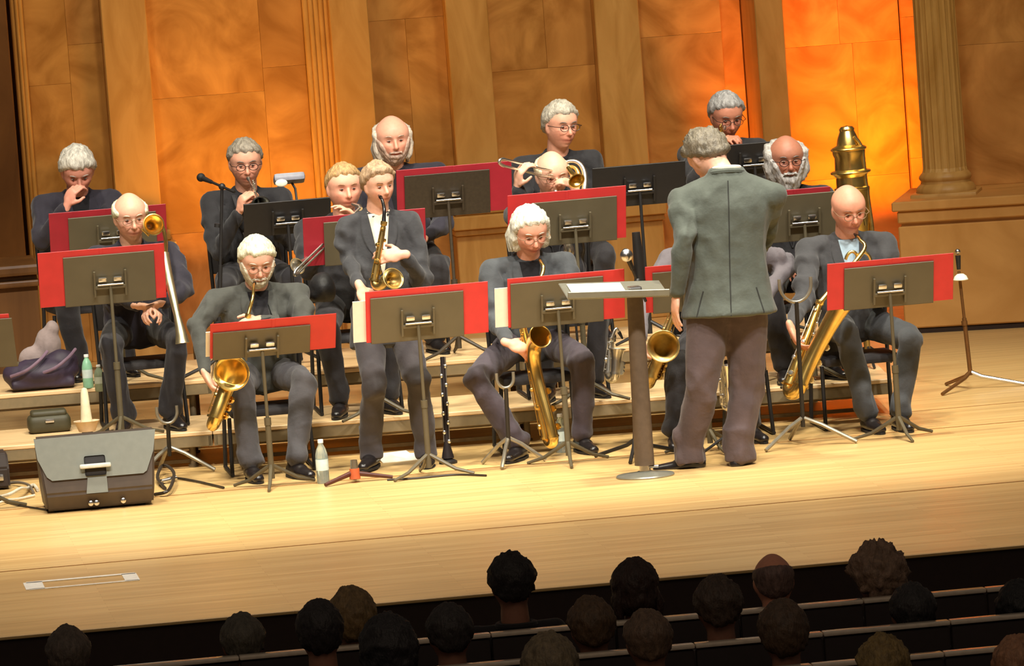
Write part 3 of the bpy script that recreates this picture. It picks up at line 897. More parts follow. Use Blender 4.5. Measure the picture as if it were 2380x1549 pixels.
        for k in range(17):
            a = -math.pi * .98 + (2 * math.pi * .98) * k / 16
            cr_.append(N + spine * (-.012 + .018 * (1 - math.cos(a)) / 2) + r * math.sin(a) * .070 + fwd * (math.cos(a) * .066 - .006))
        tube(bm, cr_, .012, 8); put('collar', bm, cloth(*(shirt or ('shirt_black', (26, 24, 27)))), root)
    if backside and full:
        bm = BM(); row = []
        for k in range(26):
            h = .95 - k * (.95 + (jl or .3) / T) / 25
            o_ = tp(0, -.6, h); hit = bvh.ray_cast(o_, fwd, .9)
            if hit[0] is not None: row.append(hit[0] - fwd * .0005)
        tube(bm, row, .0032, 6); put('back_seam', bm, mat('seam_dark_thread', (44, 46, 42), .9), root)
        for s_ in (-1, 1):
            row = []
            for k in range(9):
                o_ = tp(s_ * (.118 + .004 * k) * b, -.6, .10 - k * (.10 + (jl or .3) / T) / 8.2); hit = bvh.ray_cast(o_, fwd, .9)
                if hit[0] is not None: row.append(hit[0] - fwd * .0005)
            if len(row) > 2: bm = BM(); tube(bm, row, .004, 6); put('vent', bm, mat('seam_dark_thread', (44, 46, 42), .9), root)
    if backside:
        bm = BM(); cr_ = []
        for k in range(17):
            a = math.pi * .15 + (2 * math.pi * .85) * k / 16
            cr_.append(N + spine * (-.004 + .02 * (1 - math.cos(a)) / 2) + r * math.sin(a) * .078 + fwd * (math.cos(a) * .070 - .012))
        tube(bm, cr_, .016, 8); put('collar', bm, jm, root)
        if white_collar:
            bm = BM(); tube(bm, [p + spine * .022 + (N - p) * .12 for p in cr_], .012, 8); put('shirt_collar', bm, cloth('shirt_white', (236, 228, 210)), root)
    if not full: return root
    # ---- trousers and shoes
    hr_, hl_ = tp(.088, 0, .04), tp(-.088, 0, .04)
    tm = cloth(*trousers)
    if an is None:
        an = [P + f * .37 + r * knee_out * 1.0, P + f * .37 - r * knee_out * 1.0]
        an = [V((a.x, a.y, floor + .085)) for a in an]
    L1, L2 = (.44, .42)
    kns = []
    for s, (h_, a_) in enumerate(((hr_, an[0]), (hl_, an[1]))):
        if kn is not None: kns.append(kn[s]); continue
        pole = (up * 1 + f * .6 + r * (.25 if s == 0 else -.25)) if sit else f
        kns.append(ik(h_, a_, L1, L2, pole))
    bm = BM()
    ellipsoid(bm, tp(0, .0, .04), (.165 * b, .118 * b, .12), fr, 20, 14)
    jt = []
    for h_, k_, a_ in ((hr_, kns[0], an[0]), (hl_, kns[1], an[1])):
        if sit:
            capsule(bm, h_, k_, .094 * b, .066, 18); capsule(bm, k_, a_ + (k_ - a_).normalized() * .02, .066, .062, 18)
            tube(bm, [a_ + (k_ - a_).normalized() * .12, a_ + (k_ - a_).normalized() * .005], [.062, .068], 18)
        else:
            capsule(bm, h_, k_, .106 * b, .078 * b, 18); capsule(bm, k_, a_ + up * .05, .077 * b, .068 * b, 18)
            tube(bm, [a_ + up * .15, a_ - up * .035], [.068 * b, .074 * b], 18)
        jt += [k_, a_ + up * .06]
    tme = remesh(bm, .012, 3, .5); wrinkle(tme, .0095, 8, 4, jt)
    put('trousers', tme, tm, root, ang=80)
    for s, a_ in enumerate(an):
        td = (toes[s] if toes else (f + r * (.25 if s == 0 else -.25))).normalized()
        bm = BM(); z0 = a_.z - .085
        heel = V((a_.x, a_.y, z0)) - td * .045
        side = td.cross(up)
        capsule(bm, heel + up * .045, heel + td * .10 + up * .040, .040, .044, 14, flat=(up, .95)); capsule(bm, heel + td * .10 + up * .036, heel + td * .215 + up * .026, .044, .032, 14, flat=(up, .8))
        capsule(bm, heel + up * .05 + td * .02, heel + up * .11 + td * .035, .040, .042, 14)
        sm_ = remesh(bm, .008, 2, .5)
        for v in sm_.vertices:
            if v.co.z < z0 + .012: v.co.z = z0 + .012
        so = put('shoe', sm_, SHOEM, root, ang=80)
        bm = BM(); pr = []
        for k in range(24):
            a = 2 * math.pi * k / 24
            wv = .044 if math.cos(a) > -.2 else .038
            pr.append(heel + td * (.085 + .165 * math.cos(a)) + side * wv * math.sin(a))
        lo = [bm.verts.new(p) for p in pr]; hi = [bm.verts.new(p + up * .014) for p in pr]
        for k in range(24): bm.faces.new((lo[k], lo[(k + 1) % 24], hi[(k + 1) % 24], hi[k]))
        bm.faces.new(hi); bm.faces.new(list(reversed(lo))); bmesh.ops.recalc_face_normals(bm, faces=bm.faces)
        put('sole', bm, RUBBER, so, smooth=False)
    if sit and chair:
        make_chair(P, f, r, up, floor, chair)
    return root
CHAIRS = []
def make_chair(P, f, r, up, floor, label):
    g = empty('stage_chair', (P.x, P.y, floor), label, 'chair', "players' chairs")
    sz = P.z - .115 * 1.05 - .02
    fl = lambda a, b_, z: V((P.x, P.y, 0)) + r * a + f * b_ + up * z
    rot = Matrix((r, f, up)).transposed()
    bm = BM(); box(bm, fl(0, .07, sz - .028), (.42, .40, .045), rot, bev=.018); put('seat', bm, CHAIRM, g)
    bm = BM(); box(bm, fl(0, -.165, sz + .30), (.44, .024, .30), rot, bev=.014); put('backrest', bm, CHAIRM, g)
    for s in (-1, 1):
        bm = BM(); tube(bm, [fl(s * .225, .25, floor + .012), fl(s * .215, .20, sz - .05)], .0115, 10); put('leg', bm, BLACKM, g)
        bm = BM(); tube(bm, [fl(s * .225, -.19, floor + .012), fl(s * .215, -.14, sz - .05), fl(s * .225, -.168, sz + .42)], .0115, 10); put('leg', bm, BLACKM, g)
        bm = BM(); tube(bm, [fl(s * .225, -.20, floor + .012), fl(s * .225, .27, floor + .012)], .011, 8); put('skid', bm, BLACKM, g)
    return g

def Hd(px, py, Y): return at(px, py, Y)
BLK = ('jacket_black', (44, 43, 45)); CHA = ('jacket_charcoal', (74, 75, 70)); NAVY = ('jacket_blue_black', (48, 45, 54))
# ------------------------------------------------------------------ the players
G3 = 'players in the back row'; G2 = 'players in the middle row'; G1 = 'players in the front row'
YY1, YY2, YY3 = 1.26, 2.20, 3.40
def foot(px, py, Y, z=0.0):
    p = at(px, py, Y); p.z = z + .085; return p
DARKSK = (.42, .36, .34)
def an2(a, b, z=0.0):
    """ankles from the two places on the floor where the feet are seen (left of photo first)"""
    p = onz(a[0], a[1], z); q = onz(b[0], b[1], z)
    return [V((p.x, p.y, z + .085)), V((q.x, q.y, z + .085))]
# back row
Y3 = YY3 + fan(180)
person('white-haired man rubbing his face with one raised hand, far left of back row', chair='black stage chair under the man rubbing his face', H=Hd(180, 398, Y3), yaw=.12, hyaw=-.1, hpitch=.55, hair=('full', (206, 200, 186), .016), jacket=NAVY,
       floor=R2Z, wr=at(156, 478, Y3 - .26), hr=dict(dir=V((.38, -.1, .9)), palm=V((.6, .6, -.1)), curl=.75, thumb=.5), elr=at(96, 560, Y3 - .10), wl=at(215, 560, Y3 - .3), group=G3, brow=(180, 175, 165), skin=(.93, .74, .76))
Y3 = YY3 + fan(570)
person('man in dark glasses playing a trumpet, left part of back row', chair='black stage chair under the trumpeter in dark glasses', H=Hd(570, 380, Y3), hpitch=.18, hair=('short', (150, 140, 124), .014), glasses='dark', jacket=BLK,
       floor=R2Z, wr=at(556, 492, Y3 - .30), hr=dict(dir=V((.25, -.35, .9)), palm=V((.8, .3, 0)), curl=.8), elr=at(508, 590, Y3 - .12),
       wl=at(612, 488, Y3 - .26), hl=dict(dir=V((-.45, -.3, .7)), palm=V((-.7, -.1, -.3)), curl=.7), ell=at(672, 560, Y3 - .08), group=G3, skin=(.95, .86, .84))
Y3 = YY3 + fan(912)
person('heavy man with long thin grey hair and short beard in the back row', chair='black stage chair under the long-haired heavy man', H=Hd(912, 325, Y3), hpitch=.1, hyaw=.05, hair=('baldlong', (214, 200, 180), .014), beard=((190, 160, 140), .009, 0), jacket=NAVY,
       floor=R2Z, bulk=1.18, sc=1.12, group=G3, brow=(190, 170, 150), head_w=1.08, skin=(1, .90, .88), hroll=.02)
Y3 = YY3 + fan(1303)
person('man with short grey hair and dark-rimmed glasses looking right, back row', chair='black stage chair under the glasses-wearing man looking right', H=Hd(1303, 293, Y3), hyaw=.35, hpitch=.12, hroll=-.03, hair=('short', (186, 178, 160), .016), glasses='dark', jacket=BLK, floor=R2Z, group=G3, skin=(.98, .88, .86))
Y3 = YY3 + fan(1688)
person('dark-skinned man with grey hair playing a trumpet at right of back row', chair='black stage chair under the dark-skinned trumpeter', H=Hd(1688, 270, Y3), hyaw=.15, hpitch=.35, hair=('short', (150, 148, 146), .014), glasses='dark', jacket=BLK, floor=R2Z,
       skin=(.62, .46, .42), wr=at(1672, 345, Y3 - .3), wl=at(1722, 350, Y3 - .26), group=G3, hr=dict(curl=.8), hl=dict(curl=.8))
# middle row
Y2 = YY2 + fan(303)
person('bald white-haired trombonist peering over the leftmost music stand, middle row', chair='black stage chair under the bald leftmost trombonist', H=Hd(303, 505, Y2), hyaw=.1, hpitch=.2, hroll=.03, hair=('bald', (236, 224, 190), .010), glasses='thin', jacket=NAVY, floor=R1Z,
       wr=at(322, 712, Y2 - .30), hr=dict(dir=V((.8, -.3, -.1)), palm=V((.1, -.3, -.9)), curl=.7), elr=at(262, 680, Y2 + .02), wl=at(374, 706, Y2 - .30), hl=dict(dir=V((-.7, -.4, -.1)), palm=V((.1, -.3, -.9)), curl=.75), ell=at(428, 672, Y2 - .12),
       group=G2, brow=(225, 205, 180))
Y2 = YY2 + fan(800)
person('short-haired trombonist half hidden by the standing saxophonist, middle row', chair='black stage chair under the short-haired trombonist', H=Hd(800, 438, Y2), hyaw=.12, hpitch=.08, hair=('crew', (176, 140, 92), .010), jacket=BLK, floor=R1Z, bulk=1.06,
       wr=at(765, 560, Y2 - .3), wl=at(830, 520, Y2 - .2), group=G2, skin=(1.04, .92, .90), brow=(170, 130, 95), head_w=1.06)
Y2 = YY2 + fan(1283)
person('balding man playing a trombone above a red folder, right of centre middle row', chair='black stage chair under the balding trombonist right of centre', H=Hd(1283, 408, Y2), hyaw=.12, hpitch=.22, hair=('bald', (226, 206, 168), .008), glasses='thin', jacket=BLK, floor=R1Z,
       wr=at(1203, 432, Y2 - .30), elr=at(1222, 520, Y2 - .22), hr=dict(dir=V((.1, -.35, .9)), palm=V((.8, .3, .1)), curl=.75), wl=at(1345, 452, Y2 - .14), hl=dict(dir=V((-.5, -.3, .8)), palm=V((-.8, .3, 0)), curl=.7), ell=at(1368, 540, Y2 - .05),
       group=G2, brow=(215, 190, 160))
Y2 = YY2 + fan(1828)
person('dark-skinned man with bushy grey beard behind the conductor, right of middle row', chair='black stage chair under the bushy-bearded man', H=Hd(1828, 372, Y2), hpitch=.12, hyaw=.02, hair=('baldlong', (168, 164, 158), .026), beard=((176, 172, 168), .020, .045), glasses='dark', jacket=BLK, floor=R1Z,
       skin=(.50, .37, .33), group=G2, brow=(120, 110, 105), head_w=1.05)
# front row
Y1 = YY1 + fan(597)
F1 = person('white-bearded tenor saxophonist seated behind the low red folder at left', chair='black stage chair under the white-bearded saxophonist', H=Hd(597, 608, Y1), hyaw=.05, hpitch=.38, hair=('thin', (240, 230, 196), .013), beard=((240, 222, 198), .010, 0), glasses='thin', jacket=CHA, lean=.10,
       wr=at(478, 872, 1.36), hr=dict(dir=V((.35, -.25, -.85)), palm=V((.9, -.1, .2)), curl=.55, thumb=.5), elr=at(460, 760, Y1 - .04), wl=at(600, 745, Y1 - .30), hl=dict(dir=V((-.6, -.5, -.1)), palm=V((-.2, .6, -.4)), curl=.8), ell=at(712, 770, Y1 - .08),
       an=[foot(585, 1085, 1.22), foot(688, 1082, 1.18)], kn=[at(560, 900, 1.30), at(705, 888, 1.30)], group=G1, trousers=('trousers_grey', (72, 70, 72)), brow=(220, 205, 185), bulk=1.06, toes=[V((.1, -1, 0)), V((.35, -1, 0))])
F2 = person('slim saxophonist with light brown hair standing in a dark suit and white open blouse', H=Hd(880, 430, 1.32), hyaw=.32, hpitch=.15, hroll=.08, hair=('swept', (172, 142, 110), .017), jacket=('jacket_slate', (62, 62, 64)), trousers=('trousers_slate', (66, 62, 64)), sit=False, sc=.96,
       P=at(893, 735, 1.32), wr=at(838, 668, 1.10), hr=dict(dir=V((.25, -.3, -.75)), palm=V((.3, -.9, .1)), curl=.35), elr=at(808, 600, 1.36), wl=at(935, 592, 1.06), hl=dict(dir=V((-.92, -.1, .02)), palm=V((-.2, .8, -.3)), curl=.55, scale=1.05), ell=at(985, 655, 1.30),
       an=[at(862, 1052, 1.28), at(992, 1050, 1.22)], shirt=('blouse_ivory', (240, 226, 200)), toes=[V((-.4, -1, 0)), V((-.15, -1, 0))], bulk=.90, shoulder=.19, jl=.16, brow=(140, 105, 80))
Y1 = YY1 + fan(1232)
F3 = person('saxophonist with wavy silver hair and round glasses in the middle of front row', chair='black stage chair under the silver-haired saxophonist', H=Hd(1232, 538, Y1), hyaw=.14, hpitch=.42, hroll=.03, hair=('long', (240, 232, 208), .015), glasses='thin', jacket=('jacket_steel', (70, 73, 76)),
       wr=at(1182, 798, Y1 - .36), hr=dict(dir=V((.75, -.2, -.35)), palm=V((.3, .5, -.6)), curl=.6), elr=at(1150, 740, Y1 - .05), wl=at(1262, 700, Y1 - .33), ell=at(1330, 720, Y1 - .06), hl=dict(dir=V((-.3, -.4, -.5)), curl=.7), lean=.16,
       kn=[at(1105, 880, 1.08), at(1355, 840, 1.10)], an=[foot(1205, 1036, 1.12), foot(1352, 1012, 1.20)], group=G1, trousers=('trousers_plum', (70, 62, 68)), brow=(210, 200, 185), skin=(1, .88, .86), toes=[V((-.5, -1, 0)), V((.2, -1, 0))])
Y1 = YY1 + fan(1618)
F4 = person('saxophonist almost wholly hidden behind the conductor, only sleeve and hand showing', chair='black stage chair under the saxophonist hidden by the conductor', H=Hd(1660, 508, Y1), hyaw=0, hpitch=.2, hair=('short', (120, 105, 90), .014), jacket=('jacket_mid_grey', (108, 102, 106)),
       wr=at(1488, 792, Y1 - .30), elr=at(1487, 700, Y1 - .04), hr=dict(dir=V((.25, -.2, -.85)), palm=V((.8, -.3, 0)), curl=.55), ell=at(1830, 612, Y1 + .14), wl=at(1775, 700, Y1 - .06), bulk=1.04, shoulder=.235, group=G1, kn=[at(1575, 850, 1.06), at(1740, 850, 1.06)], an=[foot(1572, 1020, 1.02), foot(1745, 1020, 1.02)])
Y1 = YY1 + fan(1972)
F5 = person('bald bespectacled baritone saxophonist with pale blue tie at right of front row', chair='black stage chair under the baritone saxophonist', H=Hd(1972, 487, Y1 + .05), hyaw=.14, hpitch=.34, hroll=.06, hair=None, glasses='thin', jacket=('jacket_dark_grey', (68, 68, 70)), shirt=('shirt_pale_blue', (176, 200, 214)),
       wr=at(1838, 762, Y1 - .42), elr=at(1868, 700, Y1 - .12), hr=dict(dir=V((.25, -.2, -.9)), palm=V((.9, -.2, 0)), curl=.5), wl=at(2010, 640, Y1 - .28), hl=dict(curl=.7), ell=at(2062, 690, Y1), lean=.05,
       kn=[at(1965, 775, .98), at(2120, 790, 1.0)], an=[foot(2020, 958, .98), foot(2090, 965, .95)], group=G1, trousers=('trousers_steel', (66, 68, 70)), brow=(150, 110, 90), bulk=1.04, toes=[V((.15, -1, 0)), V((.1, -1, 0))], skin=(1, .84, .80))
# conductor, back to the hall
CON = person('conductor with curly grey hair seen from behind, standing in a grey jacket', H=Hd(1646, 366, .14), yaw=math.pi * .97, hyaw=.55, hpitch=.75, hroll=-.1, hair=('curly', (112, 104, 88), .026), jacket=('jacket_green_grey', (82, 88, 80)),
       trousers=('trousers_brown_grey', (86, 73, 72)), sit=False, backside=True, N=at(1688, 404, .0), shc=.80, white_collar=True, P=at(1693, 700, -.02), bulk=1.17, shoulder=.20,
       wl=at(1572, 688, -.05), ell=at(1590, 560, -.12), hl=dict(dir=V((-.15, .1, -.95)), palm=V((.9, .2, 0)), curl=.25, thumb_to=V((0, 1, 0))), wr=at(1745, 600, .42), elr=at(1768, 560, .16),
       an=[at(1718, 1060, -.02), at(1603, 1062, .04)], kn=[at(1738, 900, .02), at(1632, 900, -.05)], jl=.07, toes=[V((.35, .6, 0)), V((-1, .35, 0))], brow=(120, 112, 100))
# ================================================================== music stands and folders
def music_stand(cx, ys, Y, floor, label, w=.50, h=None, tilt=17, yaw=0, pole_dx=0, group='music stands', fol=None, page=None, floor_legs=True, mt=None, legang=20, foldmat=None, flabel=None, poleb=None):
    """cx, cy: the middle of the desk in the photo; fol: (x0, x1, ytop) of the open folder in the photo"""
    cy = (ys[0] + ys[1]) / 2; C = at(cx, cy, Y)
    h = (ys[1] - ys[0]) * (C - CAM_LOC).length / 14400 / math.cos(rad(tilt))
    g = empty('music_stand', (C.x, C.y, floor), label, 'music stand', group)
    R_ = Matrix.Rotation(rad(yaw), 3, 'Z') @ Matrix.Rotation(rad(-tilt), 3, 'X')   # the desk leans back: its top is further from the reader
    R_ = Matrix.Rotation(rad(yaw), 3, 'Z') @ Matrix.Rotation(rad(tilt), 3, 'X')
    X, Nn, Z = R_.col[0], R_.col[1], R_.col[2]
    m_ = mt or STANDM
    bm = BM(); box(bm, C, (w, .004, h), R_, bev=.0015, seg=1)
    box(bm, C - Z * h / 2 + Nn * .028, (w, .058, .003), R_); box(bm, C + Z * (h / 2 - .002) + Nn * .003, (w, .006, .003), R_)
    put('desk', bm, m_, g, smooth=False)
    cb = C - Z * .01 - Nn * .018
    bm = BM(); 
    for s in (-1, 1): box(bm, cb + X * s * .085 - Z * .01, (.012, .014, .15), R_, bev=.003)
    box(bm, cb - Z * .03, (.17, .02, .018), R_, bev=.004); put('bracket', bm, m_, g, smooth=False)
    for s in (-1, 1):
        bm = BM(); box(bm, cb + X * s * .042 + Z * .018 - Nn * .006, (.048, .02, .026), R_, bev=.008); put('clamp_block', bm, CHROME, g)
    bm = BM(); rod(bm, cb - X * .07 - Z * .012 - Nn * .012, cb + X * .07 - Z * .012 - Nn * .012, .006); put('hinge_pin', bm, CHROME, g)
    top = cb - Nn * .004 - Z * .02
    base = V((top.x + pole_dx, top.y + .0, floor))
    mid = top * .45 + base * .55
    bm = BM(); rod(bm, top, mid, .0095); put('inner_pole', bm, m_, g)
    bm = BM(); rod(bm, mid + V((0, 0, .02)), base + V((0, 0, .045)), .016); rod(bm, mid + V((0, 0, .04)), mid, .019); put('outer_pole', bm, m_, g)
    for k in range(3):
        a = rad(legang + 120 * k); d = V((math.cos(a), math.sin(a), 0))
        bm = BM(); tube(bm, [base + V((0, 0, .12)), base + d * .035 + V((0, 0, .10)), base + d * .15 + V((0, 0, .035)), base + d * .25 + V((0, 0, .008))], [.010, .011, .010, .008], 8); put('leg', bm, m_, g)
    if fol:
        x0, x1, yt = fol
        def onp(px, py, off):
            d = ray(px, py); P0 = C + Nn * off
            return CAM_LOC + d * ((P0 - CAM_LOC).dot(Nn) / d.dot(Nn))
        ym = cy
        a = (onp(x0, cy, .012) - C).dot(X); b = (onp(x1, cy, .012) - C).dot(X)
        zt = (onp(cx, yt, .012) - C).dot(Z); zb = -h / 2 + .0035
        fm = foldmat or RED
        fg = empty('music_folder', C - Z * h / 2, flabel, 'folder', 'red music folders')
        sp = (a + b) / 2
        for (u0, u1, t) in ((a, sp - .006, 1), (sp + .006, b, -1)):
            bm = BM(); box(bm, C + Nn * .010 + X * (u0 + u1) / 2 + Z * (zt + zb) / 2, (u1 - u0, .004, zt - zb), R_, bev=.0018, seg=1); put('cover', bm, fm, fg, smooth=False)
            bm = BM(); box(bm, C + Nn * .0165 + X * (u0 + u1) / 2 + Z * (zt + zb - .006) / 2, (u1 - u0 - .02, .006, zt - zb - .018), R_); put('pages', bm, PAPER, fg, smooth=False)
        bm = BM(); box(bm, C + Nn * .0085 + X * sp + Z * (zt + zb) / 2, (.020, .004, zt - zb), R_, bev=.0018, seg=1); put('spine', bm, fm, fg, smooth=False)
    if page:
        x0, x1, yt, lab = page
        d = ray(x0, cy); P0 = C + Nn * .03
        def onq(px, py):
            d = ray(px, py); return CAM_LOC + d * ((P0 - CAM_LOC).dot(Nn) / d.dot(Nn))
        a = (onq(x0, cy) - C).dot(X); b = (onq(x1, cy) - C).dot(X); zt = (onq((x0 + x1) / 2, yt) - C).dot(Z); zb = -h / 2 + .004
        wd = .10
        if abs(a) > abs(b): b2 = a + (wd if a < 0 else -wd)
        else: b2 = b + (wd if b < 0 else -wd)
        lo, hi = (a, b2) if abs(a) > abs(b) else (b2, b)
        lo, hi = min(lo, hi), max(lo, hi)
        bm = BM(); box(bm, C + Nn * .030 + X * (lo + hi) / 2 + Z * (zt + zb) / 2, (hi - lo, .005, zt - zb), R_)
        o = put('sheet_music', bm, PAPER, smooth=False); tag(o, lab, 'sheet music', 'loose white sheet music')
    return g
# front row
music_stand(255, (590, 707), 1.72 + fan(255), R1Z, 'grey music stand with wide red folder, leftmost one shown whole', w=.50, fol=(90, 385, 575), yaw=1, flabel='bright red open folder on the music stand in front of the bald trombonist')
music_stand(608, (764, 830), .85, 0, 'low music stand in front of the white-bearded saxophonist', w=.52, tilt=35, fol=(488, 780, 743), page=(478, 498, 772, 'white sheet edge at the left of the low stand by the bearded saxophonist'), flabel='bright red folder on the low stand before the bearded saxophonist', yaw=2, poleb=1)
music_stand(970, (684, 792), .72, 0, 'music stand with bright clamp in front of the standing saxophonist', w=.50, fol=(850, 1135, 668), yaw=3, page=(820, 868, 700, 'white sheet edge left of the folder by the standing saxophonist'), flabel='bright red folder on the stand before the standing saxophonist', legang=-25)
music_stand(1295, (650, 757), .72, 0, 'music stand behind the conductor\'s desk, before the silver-haired saxophonist', w=.50, fol=(1180, 1452, 638), yaw=2, page=(1150, 1178, 670, 'white sheet edge left of the folder by the silver-haired saxophonist'), flabel='red folder on the stand before the silver-haired saxophonist', legang=25)
music_stand(1625, (625, 722), .72, 0, 'music stand almost hidden behind the conductor', w=.50, fol=(1500, 1752, 610), flabel='red folder showing only its edge left of the conductor\'s jacket', legang=40)
music_stand(2066, (615, 714), .55, 0, 'music stand in front of the baritone saxophonist at the right', w=.49, fol=(1922, 2215, 601), yaw=3, flabel='red folder on the rightmost music stand', legang=35)
music_stand(-70, (745, 860), .9, 0, 'music stand cut off by the left edge', w=.48, fol=(-190, 30, 735), flabel='red folder poking in at the left edge', yaw=-12)
# middle row
music_stand(262, (499, 582), 2.88 + fan(262), R2Z, 'dark music stand behind the bald trombonist in front of the man rubbing his face', w=.50, fol=(115, 388, 484), foldmat=REDB, flabel='deep red folder behind the bald trombonist', yaw=2, legang=90)
music_stand(850, (509, 612), 1.76 + fan(850), R1Z, 'music stand behind the standing saxophonist', w=.46, fol=(705, 990, 495), foldmat=REDB, flabel='deep red folder half hidden by the standing saxophonist', yaw=2, legang=90)
music_stand(1335, (463, 567), 1.76 + fan(1335), R1Z, 'music stand in front of the balding trombonist at centre right', w=.48, fol=(1180, 1455, 441), foldmat=RED, flabel='red folder above the silver-haired saxophonist\'s head', yaw=4, page=(1412, 1424, 468, 'thin white sheet at the right side of the balding trombonist\'s stand'), legang=90)
music_stand(1868, (450, 560), 1.76 + fan(1868), R1Z, 'music stand right of the conductor before the bushy-bearded man', w=.42, fol=(1765, 1930, 438), foldmat=REDB, flabel='deep red folder before the bushy-bearded man', yaw=1, legang=90)
# back row
music_stand(668, (466, 545), 2.85 + fan(668), R2Z, 'black music stand with no folder before the trumpeter in dark glasses', w=.50, tilt=24, mt=BLACKM, yaw=2)
music_stand(1040, (401, 503), 2.85 + fan(1040), R2Z, 'dark music stand in front of the heavy long-haired man', w=.49, fol=(922, 1190, 386), foldmat=REDB, flabel='deep red folder before the heavy long-haired man', yaw=2, mt=mat('stand_dark_speckled', (60, 50, 36), .5, 0, var=.15, scale=60), legang=90)
music_stand(1485, (382, 478), 2.86 + fan(1485), R2Z, 'wide black music stand right of the man in dark-rimmed glasses', w=.54, mt=BLACKM, yaw=3, legang=90)
music_stand(1752, (332, 410), 2.92 + fan(1752), R2Z, 'black music stand between the conductor and the bushy-bearded man', w=.34, mt=BLACKM, yaw=4, legang=90)
# ================================================================== instruments
MOUTHP = mat('black_mouthpiece', (24, 22, 22), .25)
def lerp(a, b, t): return V(a) * (1 - t) + V(b) * t
def sax(label, mouth, ntop, btop, bow, rim, r0=.011, r1=.030, bellr=.072, mt=BRASS, keys=9, neckmat=None, name='saxophone', keymat=None, group='saxophones', face=None):
    mouth, ntop, btop, bow, rim = [V(p) for p in (mouth, ntop, btop, bow, rim)]
    g = empty(name, bow, label, 'saxophone', group)
    d = (bow - btop).normalized(); L = (bow - btop).length
    s = (rim - bow); s = s - d * s.dot(d); s.normalize()
    R = r1 * 1.25
    # neck and mouthpiece
    nk = catmull([mouth, lerp(mouth, ntop, .5) + V((0, 0, .018)), ntop, lerp(ntop, btop, .6), btop], 6)
    bm = BM(); tube(bm, nk, [.0065 + (r0 - .0065) * i / (len(nk) - 1) for i in range(len(nk))], 12); put('neck', bm, neckmat or mt, g)
    mdir = (mouth - nk[3]).normalized()
    bm = BM(); tube(bm, [nk[2], mouth, mouth + mdir * .035], [.0105, .010, .005], 12); put('mouthpiece', bm, MOUTHP, g)
    bm = BM(); tube(bm, [btop - d * .012, btop + d * .006, btop + d * .012], [r0 * 1.5, r0 * 1.5, r0 * 1.2], 14); put('neck_socket', bm, mt, g)
    # body tube
    b1 = bow - d * (R + r1)
    bm = BM(); tube(bm, [btop, lerp(btop, b1, .5), b1], [r0, (r0 + r1 * .8) / 2, r1 * .82], 20); put('body_tube', bm, mt, g)
    # bow
    pts = []; rs = []
    for k in range(13):
        a = math.pi * k / 12
        pts.append(b1 + s * R * (1 - math.cos(a)) + d * R * math.sin(a)); rs.append(r1 * (.82 + .18 * k / 12))
    bm = BM(); tube(bm, pts, rs, 18); put('bow', bm, mt, g)
    for q in (pts[0], pts[-1]):
        bm = BM(); tube(bm, [q - d * .006, q + d * .006], r1 * 1.14, 18); put('ferrule', bm, mt, g)
    # bell, an open flared shell
    b2 = pts[-1]; axis = (rim - b2); Lb = axis.length; ax = axis.normalized()
    prof = []
    e0 = -d
    fc = V(face).normalized() if face else ax
    path = bez(b2, b2 - d * Lb * .40, rim - fc * Lb * (.42 if face else .30), rim, 14)
    n = len(path)
    def rr(t): return r1 * (1 + .25 * t) + (bellr - r1 * 1.25) * max(0, (t - .45) / .55) ** 2.4
    rads = [rr(i / (n - 1)) for i in range(n)]
    bm = BM(); ro = tube(bm, path, rads, 28, cap=False)
    ri = tube(bm, path, [x - .0022 for x in rads], 28, cap=False)
    for f in ri: pass
    for k in range(28):
        a, b_ = ro[-1][k], ro[-1][(k + 1) % 28]; c, e = ri[-1][(k + 1) % 28], ri[-1][k]
        bm.faces.new((a, b_, c, e))
    bmesh.ops.recalc_face_normals(bm, faces=bm.faces)
    put('bell', bm, mt, g, ang=80)
    tdir = (path[-1] - path[-2]).normalized(); fm = frame_of(tdir)
    bm = BM(); ring = [rim + fm @ V((math.cos(2 * math.pi * k / 28) * bellr, math.sin(2 * math.pi * k / 28) * bellr, 0)) for k in range(29)]
    tube(bm, ring, .0035, 8, cap=False); put('bell_rim', bm, mt, g)
    # keywork
    km = keymat or mt
    o = s.cross(d).normalized()
    for k in range(keys):
        t = .10 + .85 * k / keys; c = lerp(btop, b1, t); rad_ = r0 + (r1 * .82 - r0) * t
        side = (o if k % 3 else -o) * .8 + s * (-.2 if k % 2 else .5); side.normalize()
        kr = .007 + .010 * t
        bm = BM(); M = MT(c + side * (rad_ + .004), frame_of(side)); lathe(bm, [(0, -.004), (kr, -.004), (kr, .004), (kr * .8, .008), (0, .009)], M, 14); put('key_cup', bm, km, g)
    for s2 in (-1, 1):
        bm = BM(); off = o * s2 * (r1 * .8 + .012)
        rod(bm, lerp(btop, b1, .06) + off * .6, lerp(btop, b1, .97) + off, .0028)
        for t in (.1, .3, .5, .7, .9):
            c = lerp(btop, b1, t); rod(bm, c, c + off * (.6 + .4 * t) * 1.0, .0022)
        put('key_rod', bm, km, g)
    for t in (.15, .5, .8):
        bm = BM(); c = path[int(t * (n - 1) * .5)]; tube(bm, [c + o * (r1 + .006) + s * .005, c + o * (r1 + .018)], [.018, .018], 14)
        rod(bm, c + o * r1 * .8, c + o * (r1 + .014), .004)
        put('low_key_cup', bm, km, g)
    return g
y1 = YY1
Y = y1 + fan(597)
sax('large brass tenor saxophone held low by the white-bearded player, bell facing out', at(592, 658, Y - .13), at(588, 690, Y - .30), at(576, 735, Y - .33), at(487, 1004, 1.18), at(538, 868, 1.09), bellr=.095, r1=.036, keys=11, face=(-.10, -1, .22))
Y = 1.32
